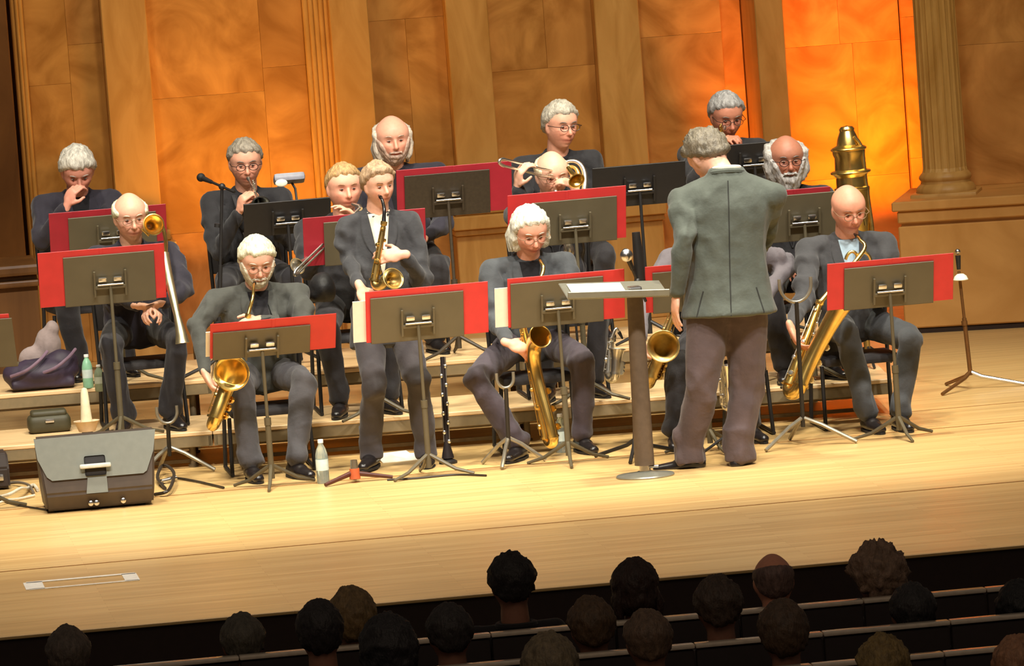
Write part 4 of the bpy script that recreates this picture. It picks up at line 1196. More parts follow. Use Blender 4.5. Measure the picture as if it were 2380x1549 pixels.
sax('small alto saxophone played by the standing saxophonist', at(884, 458, Y - .15), at(893, 486, Y - .22), at(892, 520, Y - .24), at(866, 676, Y - .26), at(914, 648, Y - .34), bellr=.058, r1=.026, r0=.012, keys=9, face=(.25, -.9, .5), mt=BRASS_OLD, keymat=BRASS, neckmat=MOUTHP)
Y = y1 + fan(1232)
sax('long brass saxophone between the knees of the silver-haired player', at(1254, 604, Y - .15), at(1262, 632, Y - .26), at(1212, 748, Y - .34), at(1276, 1046, Y - .42), at(1256, 782, Y - .50), bellr=.062, r1=.029, r0=.015, keys=16, face=(.35, -1, .35))
Y = y1 + fan(1618)
sax('dull brass saxophone sticking out left of the conductor, dark bell opening', at(1615, 600, Y - .2), at(1608, 630, Y - .28), at(1580, 690, Y - .30), at(1503, 905, Y - .32), at(1542, 806, Y - .48), bellr=.085, r1=.032, mt=BRASS_OLD, keys=8, face=(-.15, -1, .15))
Y = y1 + .05 + fan(1972)
bari = sax('big baritone saxophone with thick tube slanting down left of the rightmost stand', at(1990, 548, Y - .14), at(2008, 582, Y - .26), at(1905, 705, Y - .42), at(1822, 930, Y - .55), at(1985, 655, Y - .60), bellr=.09, r1=.040, r0=.016, keys=13, keymat=SILVER)
bm = BM()
for k, (a, b_, c, e) in enumerate((((1965, 604), (1972, 578), (1992, 580), (1994, 604)), ((1990, 604), (1998, 580), (2018, 582), (2024, 606)))):
    tube(bm, bez(at(*a, Y - .26), at(*b_, Y - .26), at(*c, Y - .26), at(*e, Y - .26), 12), .009, 10)
put('crook', bm, BRASS, bari)

def bell_at(rim, axis, r, L, thr, bm, seg=32):
    """open bell; axis points out of the mouth"""
    fm = frame_of(axis); prof = []
    for i in range(15):
        t = i / 14; prof.append((thr + (r - thr) * t ** 3.2, -L * (1 - t)))
    lathe(bm, prof + [(r + .003, .002), (r - .003, .003)] + [(max(thr * .8, q - .002), z) for q, z in reversed(prof)], MT(rim, fm), seg)
    bmesh.ops.recalc_face_normals(bm, faces=bm.faces)
# trombone of the bald man
Y = YY2 + fan(303)
g = empty('trombone', at(357, 522, Y - .2), 'trombone with its bell beside the bald player\'s cheek and pale slide hanging at his left', 'trombone', 'trombones')
bm = BM(); rim = at(357, 522, Y - .16); bell_at(rim, (ray(357, 522) * -1 + V((.25, 0, .1))), .058, .16, .012, bm); put('bell', bm, BRASS, g, ang=80)
bm = BM(); tube(bm, bez(rim + V((.0, .14, 0)), at(372, 500, Y + .12), at(392, 540, Y + .1), at(384, 600, Y - .33), 14), [.012] * 15, 12); put('tuning_slide', bm, BRASS, g)
bm = BM(); P_ = [at(380, 590, Y - .34), at(388, 630, Y - .38), at(402, 690, Y - .46), at(412, 735, Y - .53), at(420, 772, Y - .56), at(424, 798, Y - .57)]
tube(bm, catmull(P_, 4), [.032 - .014 * min(1, i / 12) + .022 * max(0, (i - 12) / 8) for i in range(21)], 18); put('slide_section', bm, mat('pale_lacquered_brass', (246, 232, 186), .38, 1.0), g)
bm = BM(); tube(bm, [at(330, 532, Y - .14), at(345, 548, Y - .15), rim + V((0, .06, -.03))], [.008, .006, .006], 10); put('mouthpipe', bm, BRASS, g)
# trombone of the short-haired man
Y = YY2 + fan(800)
g = empty('trombone', at(830, 480, Y - .2), 'silver trombone glinting left of the standing saxophonist, its slide pointing down left', 'trombone', 'trombones')
bm = BM(); tube(bm, [at(818, 474, Y - .12), at(834, 480, Y - .16), at(838, 486, Y - .18)], [.007, .013, .013], 12); put('mouthpiece', bm, SILVER, g)
for s_ in (0, 1):
    bm = BM(); tube(bm, [at(836, 484 + 12 * s_, Y - .18), at(694, 622 + 12 * s_, Y - .62)], .007, 10); put('slide_tube', bm, SILVER, g)
bm = BM(); tube(bm, bez(at(694, 622, Y - .62), at(680, 634, Y - .66), at(682, 646, Y - .66), at(694, 636, Y - .62), 8), .009, 10); put('slide_bow', bm, SILVER, g)
bm = BM(); bell_at(at(692, 618, Y - .50), V((-.6, -.7, -.3)), .045, .10, .012, bm); put('bell', bm, SILVER, g, ang=80)
# trombone of the balding man
Y = YY2 + fan(1283)
g = empty('trombone', at(1290, 440, Y - .2), 'gold trombone held across the face of the balding man, slide end left of his head', 'trombone', 'trombones')
bm = BM(); tube(bm, [at(1289, 436, Y - .12), at(1291, 446, Y - .17), at(1296, 456, Y - .18)], [.007, .014, .010], 12); put('mouthpiece', bm, SILVER, g)
for s_ in (0, 1):
    bm = BM(); tube(bm, [at(1172, 374 + 16 * s_ - 4, Y - .42), at(1256, 392 + 16 * s_, Y - .20), at(1330, 404 + 16 * s_, Y + .06)], .0075, 10); put('slide_tube', bm, SILVER, g)
bm = BM(); tube(bm, bez(at(1172, 370, Y - .42), at(1156, 368, Y - .46), at(1156, 382, Y - .46), at(1172, 386, Y - .42), 8), .009, 10); put('slide_bow', bm, SILVER, g)
for k, (a, b_, c, e) in enumerate((((1318, 376), (1352, 366), (1366, 400), (1358, 442)), ((1322, 388), (1344, 384), (1350, 410), (1340, 442)))):
    bm = BM(); tube(bm, bez(at(*a, Y - .02), at(*b_, Y - .04), at(*c, Y - .08), at(*e, Y - .14), 12), [.010 + .0006 * i for i in range(13)], 12); put('tuning_slide', bm, BRASS if k else SILVER, g)
bm = BM(); bell_at(at(1340, 420, Y - .30), V((.2, -.8, -.5)), .045, .13, .012, bm); put('bell', bm, BRASS, g, ang=80)
# trumpets
def trumpet(label, m, e, mt, r=.056, split=.55):
    m, e = V(m), V(e); ax = (e - m).normalized(); sd = ax.cross(V((0, 0, 1))).normalized(); dn = ax.cross(sd).normalized()
    if dn.z > 0: dn = -dn
    g = empty('trumpet', m, label, 'trumpet', 'trumpets'); L = (e - m).length
    bm = BM(); tube(bm, [m, m + ax * .02, m + ax * .03, m + ax * .09], [.013, .012, .005, .0055], 12); put('mouthpiece', bm, SILVER, g)
    bm = BM(); tube(bm, [m + ax * .08, m + ax * .75 * L], .0058, 10); tube(bm, bez(m + ax * .75 * L, m + ax * (.75 * L + .06), m + ax * (.75 * L + .06) + dn * .07, m + ax * .75 * L + dn * .07, 8), .006, 10); tube(bm, [m + ax * .75 * L + dn * .07, m + ax * .30 * L + dn * .07], .006, 10); put('leadpipe', bm, mt, g)
    bm = BM(); bell_at(e, ax, r, L * .55, .009, bm); put('bell', bm, mt, g, ang=80)
    bm = BM(); tube(bm, bez(e - ax * L * .52, e - ax * L * .72, e - ax * L * .72 + dn * .07, e - ax * L * .5 + dn * .07, 10), .0065, 10); put('bell_bow', bm, mt, g)
    for k in range(3):
        c = m + ax * (.40 * L + .026 * k) + dn * .035
        bm = BM(); tube(bm, [c - dn * .06, c + dn * .055], .0098, 12); rod(bm, c - dn * .085, c - dn * .055, .004); ellipsoid(bm, c - dn * .088, (.007, .007, .003)); put('valve', bm, mt, g)
    return g
Y = YY3 + fan(570)
trumpet('silver trumpet at the lips of the man in dark glasses', at(577, 414, Y - .12), at(606, 478, Y - .52), SILVER)
bm = BM(); lathe(bm, [(.030, 0), (.046, .02), (.052, .05), (.050, .053), (.044, .022), (.028, .003)], MT(at(672, 425, 3.0 + fan(672)), frame_of(V((-.2, -1, .3)))), 28)
Y = YY3 + fan(1688)
trumpet('gold trumpet at the lips of the dark-skinned man at the back right', at(1684, 296, Y - .12), at(1668, 332, Y - .50), BRASS)
Y = 2.9 + fan(668)
g = empty('clip_lamp', at(672, 425, Y), 'grey clip lamp shade on the black stand near the trumpeter', 'lamp')
bm = BM(); a_, b_ = at(636, 420, Y), at(708, 410, Y); R_ = frame_of(V((0, -.3, 1)), V((0, -1, 0)))
c_ = lerp(a_, b_, .5); vs = box(bm, c_ + V((0, 0, .0)), ((b_ - a_).length, .09, .05), Matrix.Rotation(rad(-20), 3, 'X'), bev=.018); put('shade', bm, mat('grey_lamp_shade', (128, 128, 138), .4), g)
bm = BM(); tube(bm, [c_, c_ + V((.03, .0, -.06)), at(690, 468, 2.85 + fan(668))], .007, 8); put('arm', bm, BLACKM, g)
bm = BM(); ellipsoid(bm, c_ + V((-.05, -.045, -.02)), (.035, .008, .022)); put('bulb_glass', bm, mat('frosted_bulb', (246, 240, 214), .3), g)
# tall brass horn behind the bald man at the right
Y = YY2 + .25 + fan(1990)
ba, tb = at(1990, 540, Y), at(1967, 292, Y)
g = empty('bass_trombone', ba, 'tall gleaming brass horn rising behind the bald saxophonist\'s head', 'brass horn')
axh = (tb - ba); Lh = axh.length; fm = frame_of(axh)
pxm = 14400 / (ba - CAM_LOC).length
prof = [(0, 0), (34, 0), (37, .12), (40, .38), (41, .40), (41, .42), (36, .43), (35, .52), (42, .55), (43, .57), (36, .59), (34, .70), (38, .74), (38, .80), (27, .82), (24, .88), (19, .93), (17, .95), (18, .97), (14, .99), (0, 1.0)]
bm = BM(); lathe(bm, [(max(.0005, r_ / pxm), z_ * Lh) for r_, z_ in prof], MT(ba, fm), 32); put('tapered_body', bm, BRASS, g, ang=30)
for (yy, rr_) in ((400, 44), (346, 39), (440, 38)):
    t_ = (540 - yy) / 248; c = lerp(ba, tb, t_); bm = BM(); ring = [c + fm @ V((math.cos(2 * math.pi * k / 32) * rr_ / pxm, math.sin(2 * math.pi * k / 32) * rr_ / pxm, 0)) for k in range(33)]; tube(bm, ring, .008, 8, cap=False); put('ring', bm, BRASS, g)
bm = BM(); tube(bm, catmull([at(1985, 318, Y - .05), at(2003, 345, Y - .05), at(2012, 420, Y - .05), at(2026, 520, Y - .05), at(2032, 600, Y - .05)], 5), .011, 12); put('side_tube', bm, BRASS_OLD, g)
bm = BM(); tube(bm, [at(1997, 456, Y - .14), at(2004, 472, Y - .14), at(2012, 524, Y - .14)], [.007, .006, .009], 10); put('lever', bm, BRASS, g)
bm = BM(); tube(bm, [ba, V((ba.x + .02, ba.y, R1Z + .02))], [.030, .016], 12); put('lower_tube', bm, BRASS_OLD, g)
bm = BM()
for k in range(3):
    a = rad(30 + 120 * k); tube(bm, [V((ba.x + .02, ba.y, R1Z + .12)), V((ba.x + .02 + .17 * math.cos(a), ba.y + .17 * math.sin(a), R1Z + .008))], .008, 8)
put('stand_leg', bm, BLACKM, g)

# ================================================================== other things on the stage
def yoke_stand(cx, cy, Y, floor, w, label, legr=.25, mt=None, base=None, ang=30):
    C = at(cx, cy, Y); m_ = mt or mat('grey_yoke_steel', (150, 144, 128), .35, .6)
    g = empty('instrument_stand', (C.x, C.y, floor), label, 'instrument stand', 'instrument stands')
    bm = BM(); pts = [C + V((w * math.cos(math.pi + math.pi * k / 14), -.0, w * 1.15 * math.sin(math.pi + math.pi * k / 14))) for k in range(15)]
    pts = [pts[0] + V((0, 0, .03))] + pts + [pts[-1] + V((0, 0, .03))]
    tube(bm, pts, .009, 10); put('yoke', bm, m_, g)
    B = base or V((C.x, C.y + .06, floor))
    bm = BM(); tube(bm, [C + V((0, 0, -w * 1.15)), V((B.x, B.y, floor + .10))], .012, 10); put('post', bm, BLACKM, g)
    for k in range(3):
        a = rad(ang + 120 * k)
        bm = BM(); tube(bm, [V((B.x, B.y, floor + .15)), V((B.x + legr * .35 * math.cos(a), B.y + legr * .35 * math.sin(a), floor + .11)), V((B.x + legr * math.cos(a), B.y + legr * math.sin(a), floor + .01))], .011, 8); put('leg', bm, m_, g)
    return g
yoke_stand(388, 958, 1.5 + fan(388), 0, .055, 'instrument stand with a pale U hook right of the wedge speaker', ang=-20)
yoke_stand(1174, 880, .82, 0, .045, 'instrument stand with a pale U hook at the silver-haired player\'s shin', legr=.2, ang=10)
yoke_stand(1848, 660, .55, 0, .085, 'instrument stand with a wide U hook right of the conductor\'s jacket', legr=.29, ang=-25)
# conductor's desk
C = onz(1500, 1108, 0)
g = empty('conductor_desk', C, 'conductor\'s desk on a thick post with a round grey base', 'conductor desk')
GREY = mat('desk_grey_metal', (140, 140, 126), .35, .4, var=.05); POSTM = mat('desk_post_brown', (98, 84, 70), .45, .2)
bm = BM(); lathe(bm, [(0, .0), (.150, .0), (.152, .006), (.148, .012), (.06, .022), (.035, .03), (0, .03)], MT(C), 48); put('base', bm, GREY, g)
tp_ = at(1474, 668, C.y)
bm = BM(); tube(bm, [C + V((0, 0, .02)), C + V((0, 0, .09))], [.030, .026], 16); rod(bm, C + V((-.0, 0, .05)), C + V((.07, -.02, .05)), .008); put('collar', bm, CHROME, g)
bm = BM(); tube(bm, [C + V((0, 0, .06)), tp_ - V((0, 0, .02))], [.052, .042], 24); put('post', bm, POSTM, g)
dl, dr = at(1310, 686, C.y - .02), at(1545, 664, C.y - .02); dc = lerp(dl, dr, .5)
rotd = Matrix.Rotation(rad(3), 3, 'Y') @ Matrix.Rotation(rad(9), 3, 'X')
bm = BM(); box(bm, dc + V((0, .02, 0)), ((dr - dl).length, .34, .008), rotd, bev=.003, seg=1); put('desk_top', bm, GREY, g, smooth=False)
bm = BM(); box(bm, dc + rotd @ V((0, -.155, .018)), ((dr - dl).length, .010, .034), rotd, bev=.003, seg=1); put('desk_lip', bm, GREY, g, smooth=False)
bm = BM(); box(bm, tp_ + V((0, .0, -.02)), (.07, .09, .05), bev=.01); put('mount', bm, CHROME, g, smooth=False)
bm = BM(); box(bm, dc + rotd @ V((-.09, .02, .0068)), (.28, .22, .004), rotd); tag(put('score', bm, PAPER, smooth=False), 'white score lying on the left half of the conductor\'s desk', 'score')
# microphones
def mic_stand(label, head, base, floor, boom=None, dome=False, legr=.27, ang=0, bright=None, hr=.022, grp='microphones'):
    head, base = V(head), V(base); g = empty('microphone_stand', (base.x, base.y, floor), label, 'microphone stand', grp)
    top = boom if boom is not None else V((head.x, head.y, head.z - .10))
    sm_ = mat('stand_bronze', (120, 82, 44), .4, .5) if dome else BLACKM
    bm = BM(); rod(bm, V((base.x, base.y, floor + .08)), lerp(V((base.x, base.y, floor + .08)), top, .55), .013); rod(bm, lerp(V((base.x, base.y, floor + .08)), top, .5), top, .009); rod(bm, lerp(base, top, .54), lerp(base, top, .58), .018); put('pole', bm, sm_, g)
    if boom is not None:
        bm = BM(); dv = (head - top).normalized(); rod(bm, top - dv * .12, head, .008); ellipsoid(bm, top, (.02, .02, .02)); put('boom', bm, BLACKM, g)
    dv = (head - top).normalized()
    bm = BM(); tube(bm, [head - dv * .09, head - dv * .01], [.011, .016], 12); put('microphone_body', bm, BLACKM, g)
    bm = BM(); ellipsoid(bm, head + dv * .012, (hr, hr, hr)); put('microphone_grille', bm, bright or RUBBER, g)
    for k in range(3):
        a = rad(ang + 120 * k)
        bm = BM(); tube(bm, [V((base.x, base.y, floor + .10)), V((base.x + legr * .2 * math.cos(a), base.y + legr * .2 * math.sin(a), floor + .07)), V((base.x + legr * math.cos(a), base.y + legr * math.sin(a), floor + .01))], [.012, .011, .010], 8)
        put('leg', bm, CHROME if (dome and k == 0) else sm_, g, label='bright leg' if (dome and k == 0) else None)
    return g
b_ = onz(2258, 905, 0); h_ = at(2226, 590, b_.y)
g = mic_stand('bronze microphone stand with a white dome standing by the right plinth', h_, b_, 0, dome=True, ang=-14, legr=.31, bright=CHROME, hr=.016)
dm = at(2233, 650, b_.y - .02); bm = BM(); lathe(bm, [(0, .034), (.018, .032), (.034, .020), (.043, .0), (.040, -.004), (0, -.004)], MT(dm), 28); put('dome', bm, mat('white_dome', (250, 246, 226), .35), g)
Yq = 3.0 + fan(480)
mic_stand('boom microphone pointing left beside the trumpeter in dark glasses', at(470, 414, Yq), at(492, 640, Yq - .16), R2Z, boom=at(516, 434, Yq - .16), ang=90, hr=.025)
b_ = onz(1478, 1066, 0)
g = mic_stand('microphone with a shiny round disc above the conductor\'s desk', at(1456, 592, b_.y - .03), V((b_.x, b_.y, 0)), 0, boom=at(1482, 655, b_.y), ang=15, bright=RUBBER)
bm = BM(); lathe(bm, [(0, .016), (.018, .014), (.031, .004), (.034, 0), (0, -.004)], MT(at(1456, 594, b_.y - .06), frame_of(ray(1456, 594) * -1)), 28); put('reflector_disc', bm, CHROME, g)
bm = BM(); tube(bm, [at(1478, 540, b_.y + .02), at(1484, 600, b_.y + .02), at(1488, 660, b_.y + .02)], [.022, .028, .030], 12); put('shock_mount', bm, BLACKM, g)
# bottles
WAT = mat('clear_bottle_plastic', (222, 238, 232), .08, trans=.75, var=.02); LABEL_ = mat('bottle_label_pale', (214, 232, 226), .4); CAPW = mat('white_cap', (244, 244, 238), .4)
def bottle(px, py, z, h, label, body=None, grp='bottles', r=.034):
    C = onz(px, py, z)
    if z == R1Z: C.y = R2Y + fan(px) - .12
    g = empty('bottle', C, label, 'bottle', grp)
    bm = BM(); lathe(bm, [(0, 0), (r * .9, 0), (r, .008), (r, h * .60), (r * .95, h * .66), (r * .75, h * .78), (r * .40, h * .88), (r * .38, h * .93), (0, h * .93)], MT(C), 24); put('body', bm, body or WAT, g)
    bm = BM(); lathe(bm, [(r * 1.01, h * .30), (r * 1.015, h * .31), (r * 1.015, h * .54), (r * 1.01, h * .55)], MT(C), 24); put('label_band', bm, LABEL_, g)
    bm = BM(); lathe(bm, [(0, h), (r * .42, h), (r * .45, h * .985), (r * .45, h * .92), (0, h * .92)], MT(C), 20); put('cap', bm, CAPW, g)
bottle(752, 1124, 0, .235, 'clear water bottle on the floor between two music stands')
bottle(1307, 1052, 0, .21, 'clear water bottle behind the silver-haired player\'s stand')
MINT = mat('mint_plastic', (150, 206, 170), .3)
bottle(206, 902, R2Z, .19, 'mint green bottle on the riser under the leftmost players', MINT, r=.03)
bottle(233, 910, R2Z, .15, 'shorter pale green bottle right of the mint one', mat('pale_green_plastic', (160, 180, 156), .3), r=.028)
bottle(744, 905, R1Z, .24, 'green glass bottle behind the low red folder', mat('green_glass', (120, 160, 110), .15, trans=.4), r=.04)
# bag on the riser
g = empty('bag', onz(100, 905, R2Z), 'dark purple soft bag slumped on the riser at the far left', 'bag')
Yb = 2.80 + fan(100)
bm = BM(); c = at(96, 866, Yb); ellipsoid(bm, c, (.22, .13, .085)); ellipsoid(bm, c + V((.12, .02, .05)), (.10, .08, .07)); ellipsoid(bm, c + V((-.12, 0, .0)), (.10, .1, .07)); box(bm, c + V((0, 0, -.06)), (.36, .2, .05), bev=.02)
bme = remesh(bm, .012, 4); wrinkle(bme, .007, 9, 3)
put('body', bme, mat('purple_black_nylon', (52, 40, 58), .6, var=.3, scale=8, bump=.3), g, ang=80)
for dx in (-.06, .10):
    bm = BM(); tube(bm, catmull([c + V((dx - .12, -.11, .0)), c + V((dx - .03, -.14, .03)), c + V((dx + .05, -.12, .08)), c + V((dx + .10, -.05, .12))], 5), .009, 8, flat=(V((0, 1, 0)), .5)); put('strap', bm, mat('mauve_strap', (120, 96, 112), .6), g)
bm = BM(); c2 = at(112, 803, Yb + .25); ellipsoid(bm, c2, (.08, .055, .11)); ellipsoid(bm, c2 + V((-.07, 0, -.07)), (.11, .05, .08)); ellipsoid(bm, c2 + V((.03, 0, .09)), (.045, .045, .05)); ellipsoid(bm, V((c2.x - .02, c2.y, R2Z + .07)), (.10, .05, .07)); bme = remesh(bm, .012, 3); wrinkle(bme, .009, 10, 6)
tag(put('crumpled_cloth', bme, cloth('grey_mauve_cloth', (150, 134, 130)), ang=80), 'crumpled grey-mauve cloth piled behind the purple bag', 'cloth')
# white cone mute in its cup
C = onz(203, 1006, 0.2); C = at(203, 1003, 1.5 + fan(200))
g = empty('cone_mute', C, 'white tall cone standing in a pale cup behind the wedge speaker', 'mute')
CR = mat('cream_fibre', (226, 218, 184), .5)
zz = C.z
bm = BM(); lathe(bm, [(0, .0), (.045, 0), (.068, .055), (.072, .058), (.064, .055), (.03, .03), (0, .03)], MT(C), 28); put('cup', bm, mat('pale_tan_cup', (216, 190, 156), .5), g)
bm = BM(); lathe(bm, [(0, .02), (.034, .03), (.030, .08), (.020, .22), (.014, .235), (0, .24)], MT(C), 24); put('cone', bm, CR, g)
bm = BM(); lathe(bm, [(0, 0), (.07, 0), (.07, .015), (.03, .03), (.03, max(.06, zz - .0)), (0, zz)], MT(V((C.x, C.y, 0))), 20); put('peg', bm, BLACKM, g)
# wedge monitor
FL, FR = onz(108, 1192, 0), onz(362, 1180, 0)
Wm = (FR - FL).length; cx_ = (FL.x + FR.x) / 2; cy_ = (FL.y + FR.y) / 2
g = empty('wedge_monitor', (cx_, cy_, 0), 'black wedge stage monitor speaker with grey back panel at front left', 'speaker')
hgt = (at(230, 1003, cy_ + .12)).z
BOXM = mat('monitor_box_brown_black', (70, 58, 46), .45, 0, var=.15, scale=12); GP = mat('monitor_grey_panel', (116, 120, 112), .45, 0, var=.05)
def prism(bm, secs, x0, x1):
    a = [bm.verts.new((x0, y, z)) for y, z in secs]; b = [bm.verts.new((x1, y, z)) for y, z in secs]; n = len(secs)
    for k in range(n): bm.faces.new((a[k], a[(k + 1) % n], b[(k + 1) % n], b[k]))
    bm.faces.new(list(reversed(a))); bm.faces.new(b); bmesh.ops.recalc_face_normals(bm, faces=bm.faces)
y0 = cy_
sec = [(y0 + .03, .012), (y0 - .02, .10), (y0 + .06, hgt), (y0 + .12, hgt + .0), (y0 + .44, .10), (y0 + .42, .012)]
bm = BM(); prism(bm, sec, FL.x - .03, FR.x + .03)
# taper the cabinet a little towards its foot
for v in bm.verts: v.co.x = cx_ + (v.co.x - cx_) * (.90 + .12 * v.co.z / hgt)
bmesh.ops.bevel(bm, geom=list(bm.edges), offset=.012, segments=2, affect='EDGES'); put('cabinet', bm, BOXM, g, ang=30)
def face_pt(u, z, o_=.004):
    """on the tilted rear face towards the hall, u along x"""
    t = (z - .10) / (hgt - .10); return V((u, y0 - .02 + .08 * t - o_, z))
bm = BM(); hw = Wm / 2 * 1.07
zb = .175
pts2 = [(-hw, hgt - .008), (hw, hgt - .008), (hw * .94, hgt * .72), (hw * .80, zb + .012), (hw * .74, zb), (-hw * .76, zb), (-hw * .84, zb + .02), (-hw * .97, hgt * .72)]
fr_ = [bm.verts.new(face_pt(cx_ + a, z, .010)) for a, z in pts2]; bk_ = [bm.verts.new(face_pt(cx_ + a, z, -.004)) for a, z in pts2]
bm.faces.new(fr_); bm.faces.new(list(reversed(bk_)))
for k in range(8): bm.faces.new((fr_[k], bk_[k], bk_[(k + 1) % 8], fr_[(k + 1) % 8]))
bmesh.ops.recalc_face_normals(bm, faces=bm.faces); put('rear_panel', bm, GP, g, smooth=False)
rt = Matrix.Rotation(-math.atan2(.08, hgt - .10), 3, 'X')
hx = cx_ - .012
bm = BM(); box(bm, face_pt(hx, .235, .012), (.11, .006, .105), rt, bev=.01); put('handle_recess', bm, mat('recess_black', (22, 18, 18), .7), g)
bm = BM(); box(bm, face_pt(hx, .236, .030), (.165, .022, .024), rt, bev=.009); put('handle_bar', bm, mat('handle_light_grey', (196, 198, 186), .4), g)
bm = BM(); q = [(-.045, .175), (.055, .175), (.055, .095), (-.058, .095)]; fr_ = [bm.verts.new(face_pt(hx + a, z, .012)) for a, z in q]; bk_ = [bm.verts.new(face_pt(hx + a, z, -.002)) for a, z in q]
bm.faces.new(fr_); bm.faces.new(list(reversed(bk_)))
for k in range(4): bm.faces.new((fr_[k], bk_[k], bk_[(k + 1) % 4], fr_[(k + 1) % 4]))
bmesh.ops.recalc_face_normals(bm, faces=bm.faces); put('rear_badge', bm, GP, g, smooth=False)
for dx in (-.05, -.02, .12):
    bm = BM(); lathe(bm, [(0, 0), (.012, 0), (.014, .012), (.008, .016), (0, .016)], MT(V((cx_ + dx, y0 + .0, .04)), frame_of(V((0, -1, 0)))), 16); put('connector', bm, CHROME, g)
for s in (-1, 1):
    bm = BM(); box(bm, (cx_ + s * Wm * .36, y0 + .20, .006), (.05, .25, .014)); put('foot', bm, RUBBER, g, smooth=False)
# black equipment case at the left edge and cables
g = empty('equipment_case', onz(20, 1130, 0), 'dark sloping equipment case cut off by the left edge', 'equipment case')
c = onz(15, 1135, 0) + V((0, -.09, 0))
bm = BM(); prism(bm, [(c.y, .01), (c.y, .12), (c.y + .12, .19), (c.y + .34, .19), (c.y + .34, .01)], c.x - .38, c.x + .02); bmesh.ops.bevel(bm, geom=list(bm.edges), offset=.012, segments=2, affect='EDGES'); put('case_body', bm, mat('case_dark', (48, 38, 34), .5, var=.15), g, ang=30)
for dx in (-.10, -.03):
    bm = BM(); box(bm, (c.x + dx, c.y - .006, .07), (.03, .012, .035), bev=.004); put('latch', bm, CHROME, g)
CABW = mat('white_cable', (216, 208, 188), .5); CABB = mat('black_cable', (46, 38, 30), .5)
def cable(label, pts, r, mt, grp='cables'):
    P = [onz(px, py, z) for px, py, z in pts]; bm = BM(); tube(bm, catmull(P, 6), r, 8); return tag(put('cable', bm, mt), label, 'cable', grp)
cable('white cable looping on the floor left of the wedge speaker', [(-20, 1160, .01), (20, 1150, .04), (48, 1136, .05), (62, 1136, .03), (78, 1128, .01), (88, 1140, .01)], .009, CABW)
cable('second white cable hugging the floor at the left edge', [(-20, 1176, .01), (15, 1164, .02), (45, 1160, .01), (80, 1152, .01)], .007, CABW)
cable('grey cable bundle behind the wedge speaker', [(78, 1146, .01), (66, 1128, .03), (40, 1122, .02), (10, 1126, .01)], .008, mat('grey_cable', (110, 100, 88), .5))
cable('thin dark cable running over the floor left of the wedge speaker', [(-20, 1156, .006), (30, 1172, .006), (60, 1178, .006), (110, 1186, .006)], .005, CABB)
cable('black cable trailing right from the wedge speaker to a stand foot', [(372, 1128, .008), (400, 1112, .008), (450, 1118, .008), (520, 1134, .008)], .006, CABB)
cable('black coil of cable right of the wedge speaker', [(360, 1150, .01), (392, 1140, .03), (404, 1100, .06), (380, 1082, .05), (366, 1110, .03), (384, 1136, .01)], .009, CABB)
cable('dark cable across the floor under the standing saxophonist', [(900, 1116, .006), (970, 1112, .006), (1060, 1104, .006), (1130, 1106, .006)], .006, CABB)
for i, (px, py) in enumerate(((384, 1126), (398, 1122))):
    C = onz(px, py, 0); bm = BM(); tube(bm, [C + V((-.02, 0, .016)), C + V((.03, .02, .02))], [.012, .014], 12); tag(put('cable_plug', bm, CHROME), ('shiny cable plug nearest the wedge speaker', 'shiny cable plug just right of the first one')[i], 'cable plug')
# sheets of paper, peg, clarinet stand, dark equipment below the riser
C = onz(930, 1072, 0)
for i, (dx, dy, dz, a) in enumerate(((0, 0, .003, 6), (.03, .07, .010, -8), (-.02, .13, .017, 14))):
    bm = BM(); box(bm, C + V((dx, dy, dz)), (.20, .14, .003), Matrix.Rotation(rad(a), 3, 'Z') @ Matrix.Rotation(rad(10), 3, 'X'))
    tag(put('paper_sheet', bm, PAPER, smooth=False), ('front white paper sheet between the standing saxophonist\'s feet', 'middle white paper sheet between the standing saxophonist\'s feet', 'rear white paper sheet between the standing saxophonist\'s feet')[i], 'paper', 'papers on the floor')
C = onz(826, 1122, 0); g = empty('folding_peg_stand', C, 'folded dark peg stand with a red-orange band before the standing saxophonist', 'instrument stand')
bm = BM(); tube(bm, [C + V((-.17, -.10, .012)), C + V((-.02, 0, .05))], [.010, .014], 10); tube(bm, [C + V((.20, .0, .012)), C + V((0, 0, .05))], [.009, .014], 10); tube(bm, [C + V((.02, .2, .012)), C + V((0, 0, .05))], [.009, .013], 10); put('leg', bm, mat('dark_red_brown', (78, 34, 22), .5), g)
bm = BM(); tube(bm, [C + V((0, 0, .02)), C + V((0, 0, .075))], [.030, .026], 16); put('band', bm, mat('red_orange_band', (190, 92, 52), .5), g)
bm = BM(); tube(bm, [C + V((0, 0, .07)), C + V((0, 0, .12))], [.022, .018], 16); put('peg', bm, CHROME, g)
C = onz(1042, 1078, 0); g = empty('clarinet', C, 'silver-keyed clarinet standing on a peg behind the third music stand', 'clarinet')
bm = BM(); lathe(bm, [(0, 0), (.05, 0), (.05, .012), (.02, .03), (0, .03)], MT(C), 20); put('peg_base', bm, BLACKM, g)
tpq = at(1028, 830, C.y + .05); bm = BM(); tube(bm, [C + V((0, 0, .03)), C + V((0, 0, .05)), C + V((0, 0, .12)), tpq], [.034, .030, .014, .012], 14); put('body', bm, mat('clarinet_black', (40, 34, 34), .3), g)
bm = BM()
for k in range(9): c = lerp(C + V((0, 0, .12)), tpq, k / 9) + V((.012 * (-1) ** k, -.014, 0)); ellipsoid(bm, c, (.010, .006, .012), u=10, v=6)
rod(bm, C + V((.014, -.014, .12)), tpq + V((.014, -.014, 0)), .003); rod(bm, C + V((-.016, -.01, .12)), tpq + V((-.016, -.01, -.05)), .003); put('keywork', bm, SILVER, g)
